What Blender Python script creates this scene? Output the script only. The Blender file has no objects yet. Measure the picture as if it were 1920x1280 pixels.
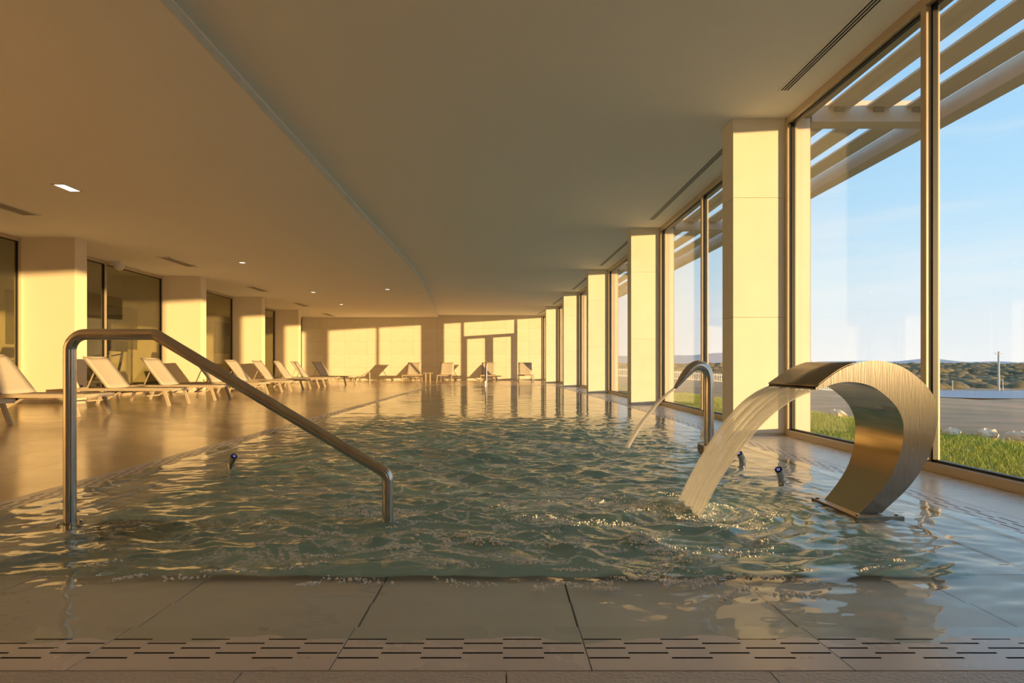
import bpy, math, random
import numpy as np
from mathutils import Vector, Matrix

random.seed(7)
rng = np.random.default_rng(11)
R = math.radians
sc = bpy.context.scene
col = sc.collection

# ------------------------------------------------------------------ camera
CAM_H = 0.73
cam_d = bpy.data.cameras.new('camera')
cam = bpy.data.objects.new('camera', cam_d)
col.objects.link(cam)
cam.location = (0, 0, CAM_H)
cam.rotation_euler = (R(90), 0, 0)
cam_d.sensor_width = 36
cam_d.lens = 20.625
cam_d.shift_x = 0.00885
cam_d.shift_y = 0.02396
cam_d.clip_start = 0.05
cam_d.clip_end = 5000
sc.camera = cam

# ------------------------------------------------------------------ view, world, sun
sc.view_settings.view_transform = 'Standard'
sc.view_settings.look = 'None'
sc.view_settings.gamma = 1.0
sc.view_settings.use_curve_mapping = False
sc.view_settings.exposure = 0.0
sc.cycles.use_denoising = True
sc.cycles.use_adaptive_sampling = True
sc.cycles.adaptive_threshold = 0.08
sc.cycles.max_bounces = 9
sc.cycles.diffuse_bounces = 7
sc.cycles.glossy_bounces = 3
sc.cycles.transparent_max_bounces = 16
sc.cycles.sample_clamp_indirect = 4.0
sc.cycles.caustics_reflective = True
sc.cycles.caustics_refractive = False

world = bpy.data.worlds.new('sky')
sc.world = world
world.use_nodes = True
wn = world.node_tree
wn.nodes.clear()
w_out = wn.nodes.new('ShaderNodeOutputWorld')
w_bg = wn.nodes.new('ShaderNodeBackground')
w_tc = wn.nodes.new('ShaderNodeTexCoord')
w_sep = wn.nodes.new('ShaderNodeSeparateXYZ')
w_ramp = wn.nodes.new('ShaderNodeValToRGB')
wn.links.new(w_tc.outputs['Generated'], w_sep.inputs[0])
wn.links.new(w_sep.outputs['Z'], w_ramp.inputs[0])
els = w_ramp.color_ramp.elements
els[0].position = 0.0
els[0].color = (0.80, 0.80, 0.80, 1)
els[1].position = 1.0
els[1].color = (0.20, 0.42, 0.74, 1)
for p, c in ((0.05, (0.72, 0.77, 0.80, 1)), (0.13, (0.60, 0.75, 0.84, 1)),
             (0.24, (0.42, 0.66, 0.86, 1)), (0.42, (0.30, 0.56, 0.83, 1))):
    e = els.new(p)
    e.color = c
# thin low clouds near the horizon
w_map = wn.nodes.new('ShaderNodeMapping')
w_map.inputs['Scale'].default_value = (1.4, 1.4, 14)
w_noise = wn.nodes.new('ShaderNodeTexNoise')
w_noise.inputs['Scale'].default_value = 2.2
w_noise.inputs['Detail'].default_value = 5
w_cr = wn.nodes.new('ShaderNodeValToRGB')
w_cr.color_ramp.elements[0].position = 0.5
w_cr.color_ramp.elements[1].position = 0.75
w_cr.color_ramp.elements[1].color = (0.35, 0.35, 0.35, 1)
w_mix = wn.nodes.new('ShaderNodeMixRGB')
w_mix.inputs[2].default_value = (0.80, 0.80, 0.80, 1)
wn.links.new(w_tc.outputs['Generated'], w_map.inputs[0])
wn.links.new(w_map.outputs[0], w_noise.inputs['Vector'])
wn.links.new(w_noise.outputs[0], w_cr.inputs[0])
wn.links.new(w_cr.outputs[0], w_mix.inputs[0])
wn.links.new(w_ramp.outputs[0], w_mix.inputs[1])
wn.links.new(w_mix.outputs[0], w_bg.inputs[0])
w_bg.inputs[1].default_value = 1.25
wn.links.new(w_bg.outputs[0], w_out.inputs[0])

SUN_DIR = Vector((-1.29, 1.0, -0.0745)).normalized()
sun_d = bpy.data.lights.new('sun', 'SUN')
sun_d.energy = 8.0
sun_d.color = (1.0, 0.62, 0.245)
sun_d.angle = R(0.6)
sun = bpy.data.objects.new('sun', sun_d)
col.objects.link(sun)
sun.location = (30, -25, 6)
sun.rotation_euler = SUN_DIR.to_track_quat('-Z', 'Y').to_euler()

# ------------------------------------------------------------------ materials
def new_mat(name):
    m = bpy.data.materials.new(name)
    m.use_nodes = True
    nt = m.node_tree
    return m, nt, nt.nodes['Principled BSDF'], nt.nodes['Material Output']

def N(nt, t, **kw):
    n = nt.nodes.new(t)
    for k, v in kw.items():
        if k in n.inputs:
            n.inputs[k].default_value = v
        else:
            setattr(n, k, v)
    return n

def surf(name, c1, c2=None, scale=4.0, rough=0.6, rough2=None, metallic=0.0, bump=0.0, bscale=None,
         stretch=(1, 1, 1), detail=5.0, spec=0.5, aniso=0.0):
    """one procedural surface: two-tone noise colour, roughness variation and fine relief"""
    m, nt, b, out = new_mat(name)
    c2 = c2 or tuple(x * 0.85 for x in c1)
    tc = N(nt, 'ShaderNodeTexCoord')
    mp = N(nt, 'ShaderNodeMapping')
    mp.inputs['Scale'].default_value = stretch
    nt.links.new(tc.outputs['Object'], mp.inputs[0])
    no = N(nt, 'ShaderNodeTexNoise', Scale=scale, Detail=detail)
    nt.links.new(mp.outputs[0], no.inputs['Vector'])
    ra = N(nt, 'ShaderNodeValToRGB')
    ra.color_ramp.elements[0].position = 0.3
    ra.color_ramp.elements[1].position = 0.7
    ra.color_ramp.elements[0].color = (*c1, 1)
    ra.color_ramp.elements[1].color = (*c2, 1)
    nt.links.new(no.outputs[0], ra.inputs[0])
    nt.links.new(ra.outputs[0], b.inputs['Base Color'])
    b.inputs['Roughness'].default_value = rough
    b.inputs['Metallic'].default_value = metallic
    b.inputs['Specular IOR Level'].default_value = spec
    if aniso:
        b.inputs['Anisotropic'].default_value = aniso
    if rough2 is not None:
        mr = N(nt, 'ShaderNodeMapRange')
        mr.inputs['To Min'].default_value = rough
        mr.inputs['To Max'].default_value = rough2
        nt.links.new(no.outputs[0], mr.inputs[0])
        nt.links.new(mr.outputs[0], b.inputs['Roughness'])
    if bump:
        n2 = N(nt, 'ShaderNodeTexNoise', Scale=bscale or scale * 8, Detail=4.0)
        nt.links.new(mp.outputs[0], n2.inputs['Vector'])
        bp = N(nt, 'ShaderNodeBump', Strength=bump, Distance=0.01)
        nt.links.new(n2.outputs[0], bp.inputs['Height'])
        nt.links.new(bp.outputs[0], b.inputs['Normal'])
    return m

def emit(name, c, s):
    m, nt, b, out = new_mat(name)
    b.inputs['Base Color'].default_value = (*c, 1)
    b.inputs['Emission Color'].default_value = (*c, 1)
    b.inputs['Emission Strength'].default_value = s
    return m

def schlick(nt, f0, normal=None):
    lw = N(nt, 'ShaderNodeLayerWeight')
    lw.inputs['Blend'].default_value = 0.5
    if normal is not None:
        nt.links.new(normal, lw.inputs['Normal'])
    p = N(nt, 'ShaderNodeMath', operation='POWER')
    p.inputs[1].default_value = 5.0
    nt.links.new(lw.outputs['Facing'], p.inputs[0])
    ma = N(nt, 'ShaderNodeMath', operation='MULTIPLY_ADD')
    ma.inputs[1].default_value = 1 - f0
    ma.inputs[2].default_value = f0
    nt.links.new(p.outputs[0], ma.inputs[0])
    return ma.outputs[0]

def glass(name, tint, f0=0.04):
    m, nt, b, out = new_mat(name)
    nt.nodes.remove(b)
    tr = N(nt, 'ShaderNodeBsdfTransparent')
    tr.inputs[0].default_value = (*tint, 1)
    gl = N(nt, 'ShaderNodeBsdfGlossy')
    gl.inputs['Roughness'].default_value = 0.0
    mx = N(nt, 'ShaderNodeMixShader')
    nt.links.new(schlick(nt, f0), mx.inputs[0])
    nt.links.new(tr.outputs[0], mx.inputs[1])
    nt.links.new(gl.outputs[0], mx.inputs[2])
    nt.links.new(mx.outputs[0], out.inputs[0])
    return m

M = {}
M['stone'] = surf('limestone', (0.83, 0.78, 0.65), (0.78, 0.73, 0.60), 3.0, 0.55, 0.4, bump=0.05, bscale=30)
M['stone_b'] = surf('limestone_pale', (0.85, 0.80, 0.67), (0.80, 0.75, 0.62), 2.5, 0.55, 0.4, bump=0.05, bscale=30)
M['grout_dark'] = surf('wet_grout', (0.10, 0.08, 0.065), None, 9, 0.8)
M['grout'] = surf('grout', (0.30, 0.25, 0.19), None, 9, 0.9)
M['plaster'] = surf('plaster', (0.89, 0.79, 0.60), (0.87, 0.77, 0.58), 2.0, 0.8)
M['ceiling'] = surf('ceiling_paint', (0.90, 0.89, 0.87), (0.89, 0.88, 0.86), 1.0, 0.85)
M['trim'] = surf('white_trim', (0.82, 0.80, 0.76), None, 3, 0.6)
M['skirting'] = surf('skirting', (0.72, 0.66, 0.56), None, 3, 0.5)
M['deck'] = surf('deck_tile', (0.79, 0.62, 0.42), (0.71, 0.55, 0.37), 1.1, 0.26, 0.07, bump=0.10, bscale=9, spec=0.75)
M['deck_b'] = surf('deck_tile_b', (0.77, 0.60, 0.41), (0.69, 0.54, 0.36), 1.3, 0.28, 0.08, bump=0.10, bscale=8, spec=0.75)
M['strip'] = surf('side_tile', (0.70, 0.66, 0.61), (0.65, 0.61, 0.56), 3.0, 0.35, 0.2, bump=0.06, bscale=40)
M['rough_tile'] = surf('textured_tile', (0.62, 0.61, 0.62), (0.54, 0.53, 0.54), 5, 0.5, 0.35, bump=0.9, bscale=75, stretch=(1, 1.6, 1))
M['drain'] = surf('drain_tile', (0.74, 0.71, 0.71), (0.67, 0.64, 0.64), 3.5, 0.34, 0.2, bump=0.03, bscale=25)
M['drain_b'] = surf('drain_tile_b', (0.72, 0.69, 0.69), (0.65, 0.62, 0.62), 3.0, 0.36, 0.22, bump=0.03, bscale=25)
M['shelf'] = surf('shelf_tile', (0.78, 0.75, 0.75), (0.70, 0.67, 0.67), 2.2, 0.5, bump=0.02)
M['slot'] = surf('slot_dark', (0.025, 0.02, 0.018), None, 5, 0.8)
M['basin'] = surf('basin_tile', (0.45, 0.62, 0.55), (0.38, 0.55, 0.49), 5, 0.5)
M['step'] = surf('step_tile', (0.58, 0.52, 0.42), (0.52, 0.47, 0.38), 3, 0.5)
M['frame'] = surf('beige_aluminium', (0.60, 0.50, 0.36), (0.56, 0.47, 0.34), 6, 0.38, metallic=0.25)
M['gasket'] = surf('black_rubber', (0.012, 0.012, 0.013), None, 6, 0.45)
M['glass'] = glass('clear_glass', (0.98, 0.99, 0.99), 0.03)
M['glass_dark'] = glass('partition_glass', (0.86, 0.86, 0.76), 0.06)
M['steel'] = surf('brushed_steel', (0.60, 0.56, 0.50), (0.52, 0.48, 0.43), 14, 0.15, 0.22, metallic=1.0,
                  stretch=(1, 1, 0.08))
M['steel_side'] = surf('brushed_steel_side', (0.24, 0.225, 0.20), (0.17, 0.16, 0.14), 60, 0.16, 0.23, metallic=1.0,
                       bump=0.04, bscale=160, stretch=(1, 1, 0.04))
M['steel_pol'] = surf('polished_steel', (0.62, 0.52, 0.34), (0.56, 0.46, 0.30), 3, 0.10, 0.16, metallic=1.0)
M['steel_dark'] = surf('steel_flange', (0.34, 0.29, 0.23), None, 10, 0.35, metallic=1.0)
M['blue_led'] = emit('blue_led', (0.16, 0.2, 1.0), 1.0)
M['black'] = surf('black_plastic', (0.02, 0.02, 0.022), None, 6, 0.4)
M['sling'] = surf('sling_fabric', (0.62, 0.56, 0.47), (0.57, 0.51, 0.43), 30, 0.85, bump=0.15, bscale=300)
M['lounger'] = surf('lounger_aluminium', (0.62, 0.53, 0.40), (0.58, 0.49, 0.37), 8, 0.42, metallic=0.15)
M['white'] = surf('white_metal', (0.80, 0.77, 0.72), (0.76, 0.73, 0.68), 6, 0.5)
M['grey'] = surf('vent_grey', (0.36, 0.33, 0.29), None, 6, 0.55)
M['lamp'] = emit('lamp_white', (1.0, 0.93, 0.82), 3.0)
M['tube'] = emit('tube_white', (1.0, 0.88, 0.66), 2.2)
M['gym_wall'] = surf('gym_wall', (0.55, 0.47, 0.32), None, 2, 0.8)
M['gym_dark'] = surf('gym_panel', (0.16, 0.14, 0.09), None, 2, 0.7)
M['concrete'] = surf('pergola_paint', (0.66, 0.58, 0.48), (0.60, 0.52, 0.43), 3, 0.7, bump=0.05, bscale=20)
M['facade'] = surf('facade_render', (0.74, 0.68, 0.60), (0.70, 0.64, 0.56), 2, 0.8)
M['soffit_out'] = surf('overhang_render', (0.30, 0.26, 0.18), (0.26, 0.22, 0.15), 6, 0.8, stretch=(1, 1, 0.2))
M['lawn'] = surf('lawn_soil', (0.16, 0.20, 0.05), (0.22, 0.25, 0.07), 8, 0.9)
M['blade'] = surf('grass_blades', (0.42, 0.52, 0.07), (0.58, 0.58, 0.13), 1.8, 0.7)
M['dirt'] = surf('dirt', (0.58, 0.33, 0.19), (0.30, 0.21, 0.10), 0.9, 0.95, detail=9, stretch=(0.35, 1.0, 1))
M['road'] = surf('road', (0.42, 0.42, 0.44), (0.38, 0.38, 0.40), 0.4, 0.8)
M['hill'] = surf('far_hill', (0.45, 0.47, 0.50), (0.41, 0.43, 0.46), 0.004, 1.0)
M['scrub'] = surf('scrub_leaves', (0.10, 0.10, 0.06), (0.18, 0.15, 0.08), 0.12, 0.95)
M['wood'] = surf('pale_post', (0.55, 0.50, 0.43), None, 6, 0.8)
M['rock_w'] = surf('pale_rock', (0.95, 0.78, 0.58), (0.76, 0.58, 0.40), 9, 0.9, bump=0.4, bscale=22)
M['rock_o'] = surf('orange_rock', (0.75, 0.42, 0.18), (0.60, 0.34, 0.18), 9, 0.9, bump=0.4, bscale=22)
M['foam'] = surf('foam_bubbles', (0.86, 0.86, 0.84), None, 40, 0.55)

# water: reflecting, see-through, with foam where the jets churn it
def water_mat():
    m, nt, b, out = new_mat('pool_water')
    nt.nodes.remove(b)
    tc = N(nt, 'ShaderNodeTexCoord')
    at = N(nt, 'ShaderNodeAttribute')
    at.attribute_name = 'churn'
    mp = N(nt, 'ShaderNodeMapping')
    mp.inputs['Scale'].default_value = (1.0, 1.9, 1)
    nt.links.new(tc.outputs['Object'], mp.inputs[0])
    n1 = N(nt, 'ShaderNodeTexNoise', Scale=11.0, Detail=3.0, Distortion=0.6)
    nt.links.new(mp.outputs[0], n1.inputs['Vector'])
    st = N(nt, 'ShaderNodeMath', operation='MULTIPLY_ADD')
    st.inputs[1].default_value = 0.16
    st.inputs[2].default_value = 0.035
    nt.links.new(at.outputs['Fac'], st.inputs[0])
    bp = N(nt, 'ShaderNodeBump', Distance=0.02)
    nt.links.new(st.outputs[0], bp.inputs['Strength'])
    nt.links.new(n1.outputs[0], bp.inputs['Height'])
    tr = N(nt, 'ShaderNodeBsdfTransparent')
    tr.inputs[0].default_value = (0.90, 0.96, 0.94, 1)
    gl = N(nt, 'ShaderNodeBsdfGlossy')
    gl.inputs['Roughness'].default_value = 0.015
    nt.links.new(bp.outputs[0], gl.inputs['Normal'])
    mx = N(nt, 'ShaderNodeMixShader')
    nt.links.new(schlick(nt, 0.025, bp.outputs[0]), mx.inputs[0])
    nt.links.new(tr.outputs[0], mx.inputs[1])
    nt.links.new(gl.outputs[0], mx.inputs[2])
    # foam veins
    mp2 = N(nt, 'ShaderNodeMapping')
    mp2.inputs['Scale'].default_value = (1.0, 1.5, 1)
    nt.links.new(tc.outputs['Object'], mp2.inputs[0])
    n2 = N(nt, 'ShaderNodeTexNoise', Scale=1.9, Detail=3.0, Distortion=2.2)
    n2.inputs['Roughness'].default_value = 0.5
    nt.links.new(mp2.outputs[0], n2.inputs['Vector'])
    s1 = N(nt, 'ShaderNodeMath', operation='SUBTRACT')
    s1.inputs[1].default_value = 0.5
    nt.links.new(n2.outputs[0], s1.inputs[0])
    s2 = N(nt, 'ShaderNodeMath', operation='ABSOLUTE')
    nt.links.new(s1.outputs[0], s2.inputs[0])
    rr = N(nt, 'ShaderNodeValToRGB')
    rr.color_ramp.elements[0].position = 0.0
    rr.color_ramp.elements[0].color = (1, 1, 1, 1)
    rr.color_ramp.elements[1].position = 0.05
    rr.color_ramp.elements[1].color = (0, 0, 0, 1)
    nt.links.new(s2.outputs[0], rr.inputs[0])
    n3 = N(nt, 'ShaderNodeTexNoise', Scale=70.0, Detail=2.0)
    nt.links.new(tc.outputs['Object'], n3.inputs['Vector'])
    r3 = N(nt, 'ShaderNodeMapRange')
    r3.inputs['From Min'].default_value = 0.35
    r3.inputs['From Max'].default_value = 0.6
    nt.links.new(n3.outputs[0], r3.inputs[0])
    k1 = N(nt, 'ShaderNodeMath', operation='MULTIPLY')
    nt.links.new(rr.outputs[0], k1.inputs[0])
    nt.links.new(r3.outputs[0], k1.inputs[1])
    k2 = N(nt, 'ShaderNodeMath', operation='MULTIPLY')
    k2.use_clamp = True
    nt.links.new(k1.outputs[0], k2.inputs[0])
    nt.links.new(at.outputs['Fac'], k2.inputs[1])
    at2 = N(nt, 'ShaderNodeAttribute')
    at2.attribute_name = 'froth'
    at3 = N(nt, 'ShaderNodeAttribute')
    at3.attribute_name = 'murk'
    dm_ = N(nt, 'ShaderNodeBsdfDiffuse')
    dm_.inputs[0].default_value = (0.29, 0.49, 0.46, 1)
    up_ = N(nt, 'ShaderNodeCombineXYZ')
    up_.inputs[2].default_value = 1.0
    nt.links.new(up_.outputs[0], dm_.inputs['Normal'])
    mm_ = N(nt, 'ShaderNodeMixShader')
    nt.links.new(at3.outputs['Fac'], mm_.inputs[0])
    nt.links.new(tr.outputs[0], mm_.inputs[1])
    nt.links.new(dm_.outputs[0], mm_.inputs[2])
    nt.links.new(mm_.outputs[0], mx.inputs[1])
    k3 = N(nt, 'ShaderNodeMath', operation='MULTIPLY_ADD')
    k3.use_clamp = True
    k3.inputs[1].default_value = 1.0
    nt.links.new(k2.outputs[0], k3.inputs[0])
    rf = N(nt, 'ShaderNodeMapRange')
    rf.inputs['From Min'].default_value = 0.36
    rf.inputs['From Max'].default_value = 0.66
    n4 = N(nt, 'ShaderNodeTexNoise', Scale=6.0, Detail=6.0, Distortion=0.8)
    nt.links.new(mp2.outputs[0], n4.inputs['Vector'])
    nt.links.new(n4.outputs[0], rf.inputs[0])
    kf = N(nt, 'ShaderNodeMath', operation='MULTIPLY')
    nt.links.new(rf.outputs[0], kf.inputs[0])
    nt.links.new(at2.outputs['Fac'], kf.inputs[1])
    nt.links.new(kf.outputs[0], k3.inputs[2])
    df = N(nt, 'ShaderNodeBsdfDiffuse')
    df.inputs[0].default_value = (0.93, 0.94, 0.93, 1)
    nt.links.new(up_.outputs[0], df.inputs['Normal'])
    mf = N(nt, 'ShaderNodeMixShader')
    nt.links.new(k3.outputs[0], mf.inputs[0])
    nt.links.new(mx.outputs[0], mf.inputs[1])
    nt.links.new(df.outputs[0], mf.inputs[2])
    nt.links.new(mf.outputs[0], out.inputs[0])
    return m
M['water'] = water_mat()

def stream_mat(name, base_alpha):
    m, nt, b, out = new_mat(name)
    nt.nodes.remove(b)
    uv = N(nt, 'ShaderNodeUVMap')
    mp = N(nt, 'ShaderNodeMapping')
    mp.inputs['Scale'].default_value = (26.0, 1.1, 1)
    nt.links.new(uv.outputs[0], mp.inputs[0])
    no = N(nt, 'ShaderNodeTexNoise', Scale=1.0, Detail=4.0, Distortion=0.25)
    nt.links.new(mp.outputs[0], no.inputs['Vector'])
    mr = N(nt, 'ShaderNodeMapRange')
    mr.inputs['From Min'].default_value = 0.32
    mr.inputs['From Max'].default_value = 0.62
    mr.inputs['To Min'].default_value = base_alpha
    mr.inputs['To Max'].default_value = 0.95
    nt.links.new(no.outputs[0], mr.inputs[0])
    bp = N(nt, 'ShaderNodeBump', Strength=0.6, Distance=0.01)
    nt.links.new(no.outputs[0], bp.inputs['Height'])
    tr = N(nt, 'ShaderNodeBsdfTransparent')
    tr.inputs[0].default_value = (0.93, 0.94, 0.92, 1)
    df = N(nt, 'ShaderNodeBsdfDiffuse')
    df.inputs[0].default_value = (0.80, 0.79, 0.78, 1)
    tl = N(nt, 'ShaderNodeBsdfTranslucent')
    tl.inputs[0].default_value = (0.80, 0.79, 0.78, 1)
    gl = N(nt, 'ShaderNodeBsdfGlossy')
    gl.inputs['Roughness'].default_value = 0.08
    for s in (df, gl):
        nt.links.new(bp.outputs[0], s.inputs['Normal'])
    a = N(nt, 'ShaderNodeMixShader')
    a.inputs[0].default_value = 0.45
    nt.links.new(df.outputs[0], a.inputs[1])
    nt.links.new(tl.outputs[0], a.inputs[2])
    b2 = N(nt, 'ShaderNodeMixShader')
    b2.inputs[0].default_value = 0.12
    nt.links.new(a.outputs[0], b2.inputs[1])
    nt.links.new(gl.outputs[0], b2.inputs[2])
    c = N(nt, 'ShaderNodeMixShader')
    nt.links.new(mr.outputs[0], c.inputs[0])
    nt.links.new(tr.outputs[0], c.inputs[1])
    nt.links.new(b2.outputs[0], c.inputs[2])
    nt.links.new(c.outputs[0], out.inputs[0])
    return m
M['stream'] = stream_mat('falling_water', 0.22)

# ------------------------------------------------------------------ mesh helpers
class MB:
    """collects faces; build() links them as one mesh object"""
    def __init__(self):
        self.v, self.f, self.mi = [], [], []

    def quad(self, a, b, c, d, mi=0):
        i = len(self.v)
        self.v += [a, b, c, d]
        self.f.append((i, i + 1, i + 2, i + 3))
        self.mi.append(mi)

    def hexa(self, p, mi=0):
        """p: four bottom then four top points, counter-clockwise from above"""
        i = len(self.v)
        self.v += [tuple(x) for x in p]
        for f in ((3, 2, 1, 0), (4, 5, 6, 7), (0, 1, 5, 4), (1, 2, 6, 5), (2, 3, 7, 6), (3, 0, 4, 7)):
            self.f.append(tuple(i + k for k in f))
            self.mi.append(mi)
        return self

    def box(self, x0, x1, y0, y1, z0, z1, mi=0):
        return self.hexa([(x0, y0, z0), (x1, y0, z0), (x1, y1, z0), (x0, y1, z0),
                          (x0, y0, z1), (x1, y0, z1), (x1, y1, z1), (x0, y1, z1)], mi)

    def bar(self, p, q, w, h, up=(0, 0, 1), mi=0):
        """rectangular bar from p to q, w across, h along up"""
        p, q = Vector(p), Vector(q)
        d = (q - p).normalized()
        s = d.cross(Vector(up))
        if s.length < 1e-4:
            s = d.cross(Vector((1, 0, 0)))
        s.normalize()
        u = s.cross(d).normalized()
        s, u = s * (w / 2), u * (h / 2)
        pts = [p - s - u, p + s - u, q + s - u, q - s - u, p - s + u, p + s + u, q + s + u, q - s + u]
        return self.hexa(pts, mi)

    def tube(self, pts, rad, n=14, cap=True, mi=0):
        pts = [Vector(p) for p in pts]
        rad = rad if isinstance(rad, (list, tuple)) else [rad] * len(pts)
        base = len(self.v)
        t0 = (pts[1] - pts[0]).normalized()
        ref = Vector((0, 1, 0)) if abs(t0.y) < 0.9 else Vector((1, 0, 0))
        for k, p in enumerate(pts):
            a = pts[max(k - 1, 0)]
            b = pts[min(k + 1, len(pts) - 1)]
            t = (b - a).normalized()
            ref = (ref - t * ref.dot(t)).normalized()
            s = t.cross(ref)
            for j in range(n):
                an = 2 * math.pi * j / n
                self.v.append(tuple(p + (ref * math.cos(an) + s * math.sin(an)) * rad[k]))
        for k in range(len(pts) - 1):
            for j in range(n):
                a = base + k * n + j
                b = base + k * n + (j + 1) % n
                self.f.append((a, a + n, b + n, b))
                self.mi.append(mi)
        if cap:
            self.f.append(tuple(base + j for j in range(n)))
            self.f.append(tuple(base + (len(pts) - 1) * n + j for j in reversed(range(n))))
            self.mi += [mi, mi]
        return self

    def disc(self, c, r, h, n=20, mi=0):
        return self.tube([(c[0], c[1], c[2]), (c[0], c[1], c[2] + h)], r, n, True, mi)

    def mesh(self, name, mats, smooth=False):
        me = bpy.data.meshes.new(name)
        me.from_pydata([tuple(x) for x in self.v], [], self.f)
        for m in (mats if isinstance(mats, (list, tuple)) else [mats]):
            me.materials.append(M[m])
        if len(me.materials) > 1:
            me.polygons.foreach_set('material_index', self.mi)
        if smooth:
            me.polygons.foreach_set('use_smooth', [True] * len(self.f))
            me.set_sharp_from_angle(angle=R(40))
        me.update()
        return me

    def build(self, name, mats, parent=None, smooth=False, bevel=0.0):
        return link(name, self.mesh(name, mats, smooth), parent, bevel)

def link(name, me, parent=None, bevel=0.0):
    o = bpy.data.objects.new(name, me)
    col.objects.link(o)
    o.parent = parent
    if bevel:
        b = o.modifiers.new('bevel', 'BEVEL')
        b.width = bevel
        b.segments = 2
        b.limit_method = 'ANGLE'
    return o

def tag(o, label=None, cat=None, group=None, kind=None):
    if label:
        o['label'] = label
    if cat:
        o['category'] = cat
    if group:
        o['group'] = group
    if kind:
        o['kind'] = kind
    return o

def empty(name, loc=(0, 0, 0), rz=0.0):
    o = bpy.data.objects.new(name, None)
    col.objects.link(o)
    o.location = loc
    o.rotation_euler = (0, 0, rz)
    o.empty_display_size = 0.1
    return o

def copy_tree(o, parent=None):
    kids = [c for c in o.children]
    c = o.copy()
    col.objects.link(c)
    c.parent = parent
    for k in kids:
        copy_tree(k, c)
    return c

def arc_path(pts, radii, seg=8):
    """polyline with rounded corners"""
    pts = [Vector(p) for p in pts]
    out = [pts[0]]
    for k in range(1, len(pts) - 1):
        p, a, b = pts[k], (pts[k - 1] - pts[k]).normalized(), (pts[k + 1] - pts[k]).normalized()
        ang = a.angle(b)
        d = radii[k - 1] / math.tan(ang / 2)
        p0, p1 = p + a * d, p + b * d
        cc = p + (a + b).normalized() * (radii[k - 1] / math.sin(ang / 2))
        v0, v1 = p0 - cc, p1 - cc
        for s in range(seg + 1):
            t = s / seg
            v = v0.lerp(v1, t)
            out.append(cc + v.normalized() * radii[k - 1])
    out.append(pts[-1])
    return out

def interp(y, pts):
    return float(np.interp(y, [p[0] for p in pts], [p[1] for p in pts]))

# ------------------------------------------------------------------ plan of the hall
CEIL_R = 3.32
Y_BACK, Y_FAR = -15.0, 30.0
COL_R = [(0.10, 2.41), (6.14, 2.41), (11.0, 2.405), (15.74, 2.29), (20.5, 2.125), (25.3, 1.86)]    # y, x of near pool-side corner
GLZ_R = [(-16, 3.0), (6.14, 3.0), (11.0, 2.99), (15.74, 2.87), (20.5, 2.71), (25.3, 2.42), (30.0, 2.07)]
COL_L = [(6.54, -8.28), (11.36, -8.29), (16.26, -8.38), (21.09, -8.67), (25.92, -9.03)]
GLZ_L = [(-4, -9.37), (11.36, -9.37), (16.26, -9.46), (21.09, -9.74), (25.92, -10.1), (30.0, -10.3)]
DRAIN_R = [(-16, 2.48), (8, 2.46), (11.0, 2.41), (15.74, 2.28), (20.5, 2.08), (23.0, 1.95)]      # outer line of the right drain tiles
DRAIN_L = -2.70
FRONT0, FRONT1, POOL_Y0, POOL_Y1 = 1.409, 1.666, 2.125, 21.75
LIP = [(-16, -2.33), (4.4, -2.33), (9.6, -2.35), (13.1, -2.32), (16, -2.36), (18.5, -2.46), (21, -2.60), (24, -2.83), (27, -3.08), (30.1, -3.33)]

def soffit_z(x):
    return 3.21

# ------------------------------------------------------------------ floor slabs and pool basin
fl = MB()
fl.box(-14, DRAIN_L, Y_BACK, Y_FAR + 0.3, -0.25, -0.012)
fl.box(DRAIN_L, 4.0, Y_BACK, FRONT0, -0.25, -0.012)
fl.box(DRAIN_L, 3.2, 22.35, Y_FAR + 0.3, -0.25, -0.012)
for k in range(40):
    y0, y1 = FRONT0 + k * 0.525, FRONT0 + (k + 1) * 0.525
    a, b = interp(y0, DRAIN_R), interp(y1, DRAIN_R)
    c, d = interp(y0, GLZ_R) + 0.28, interp(y1, GLZ_R) + 0.28
    fl.hexa([(a, y0, -0.25), (c, y0, -0.25), (d, y1, -0.25), (b, y1, -0.25),
             (a, y0, -0.012), (c, y0, -0.012), (d, y1, -0.012), (b, y1, -0.012)])
floor = tag(fl.build('floor', 'grout'), kind='structure')

def inner_r(y):
    return interp(y, DRAIN_R) - 0.81

IN_L = -1.95
bs = MB()
D = -1.3
ys = list(np.linspace(POOL_Y0, POOL_Y1, 24))
for a, b in zip(ys[:-1], ys[1:]):
    bs.quad((IN_L, a, D), (inner_r(a), a, D), (inner_r(b), b, D), (IN_L, b, D))
    bs.quad((IN_L, a, D), (IN_L, b, D), (IN_L, b, -0.04), (IN_L, a, -0.04))
    bs.quad((inner_r(b), b, D), (inner_r(a), a, D), (inner_r(a), a, -0.04), (inner_r(b), b, -0.04))
bs.quad((IN_L, POOL_Y0, D), (IN_L, POOL_Y0, -0.04), (inner_r(POOL_Y0), POOL_Y0, -0.04), (inner_r(POOL_Y0), POOL_Y0, D))
bs.quad((IN_L, POOL_Y1, D), (inner_r(POOL_Y1), POOL_Y1, D), (inner_r(POOL_Y1), POOL_Y1, -0.04), (IN_L, POOL_Y1, -0.04))
basin = tag(bs.build('pool_basin', 'basin'), 'green tiled basin sunk below the water of the long pool', 'pool', kind='structure')
MB().box(IN_L - 0.02, IN_L + 0.012, POOL_Y0, 2.80, D, -0.03).build('riser', 'step', basin)
for k in range(5):
    x0 = IN_L + 0.30 * k
    MB().box(x0, x0 + 0.30, POOL_Y0, 2.80, D, -0.10 - 0.19 * k).build('step', 'step', basin, bevel=0.01)

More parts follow.
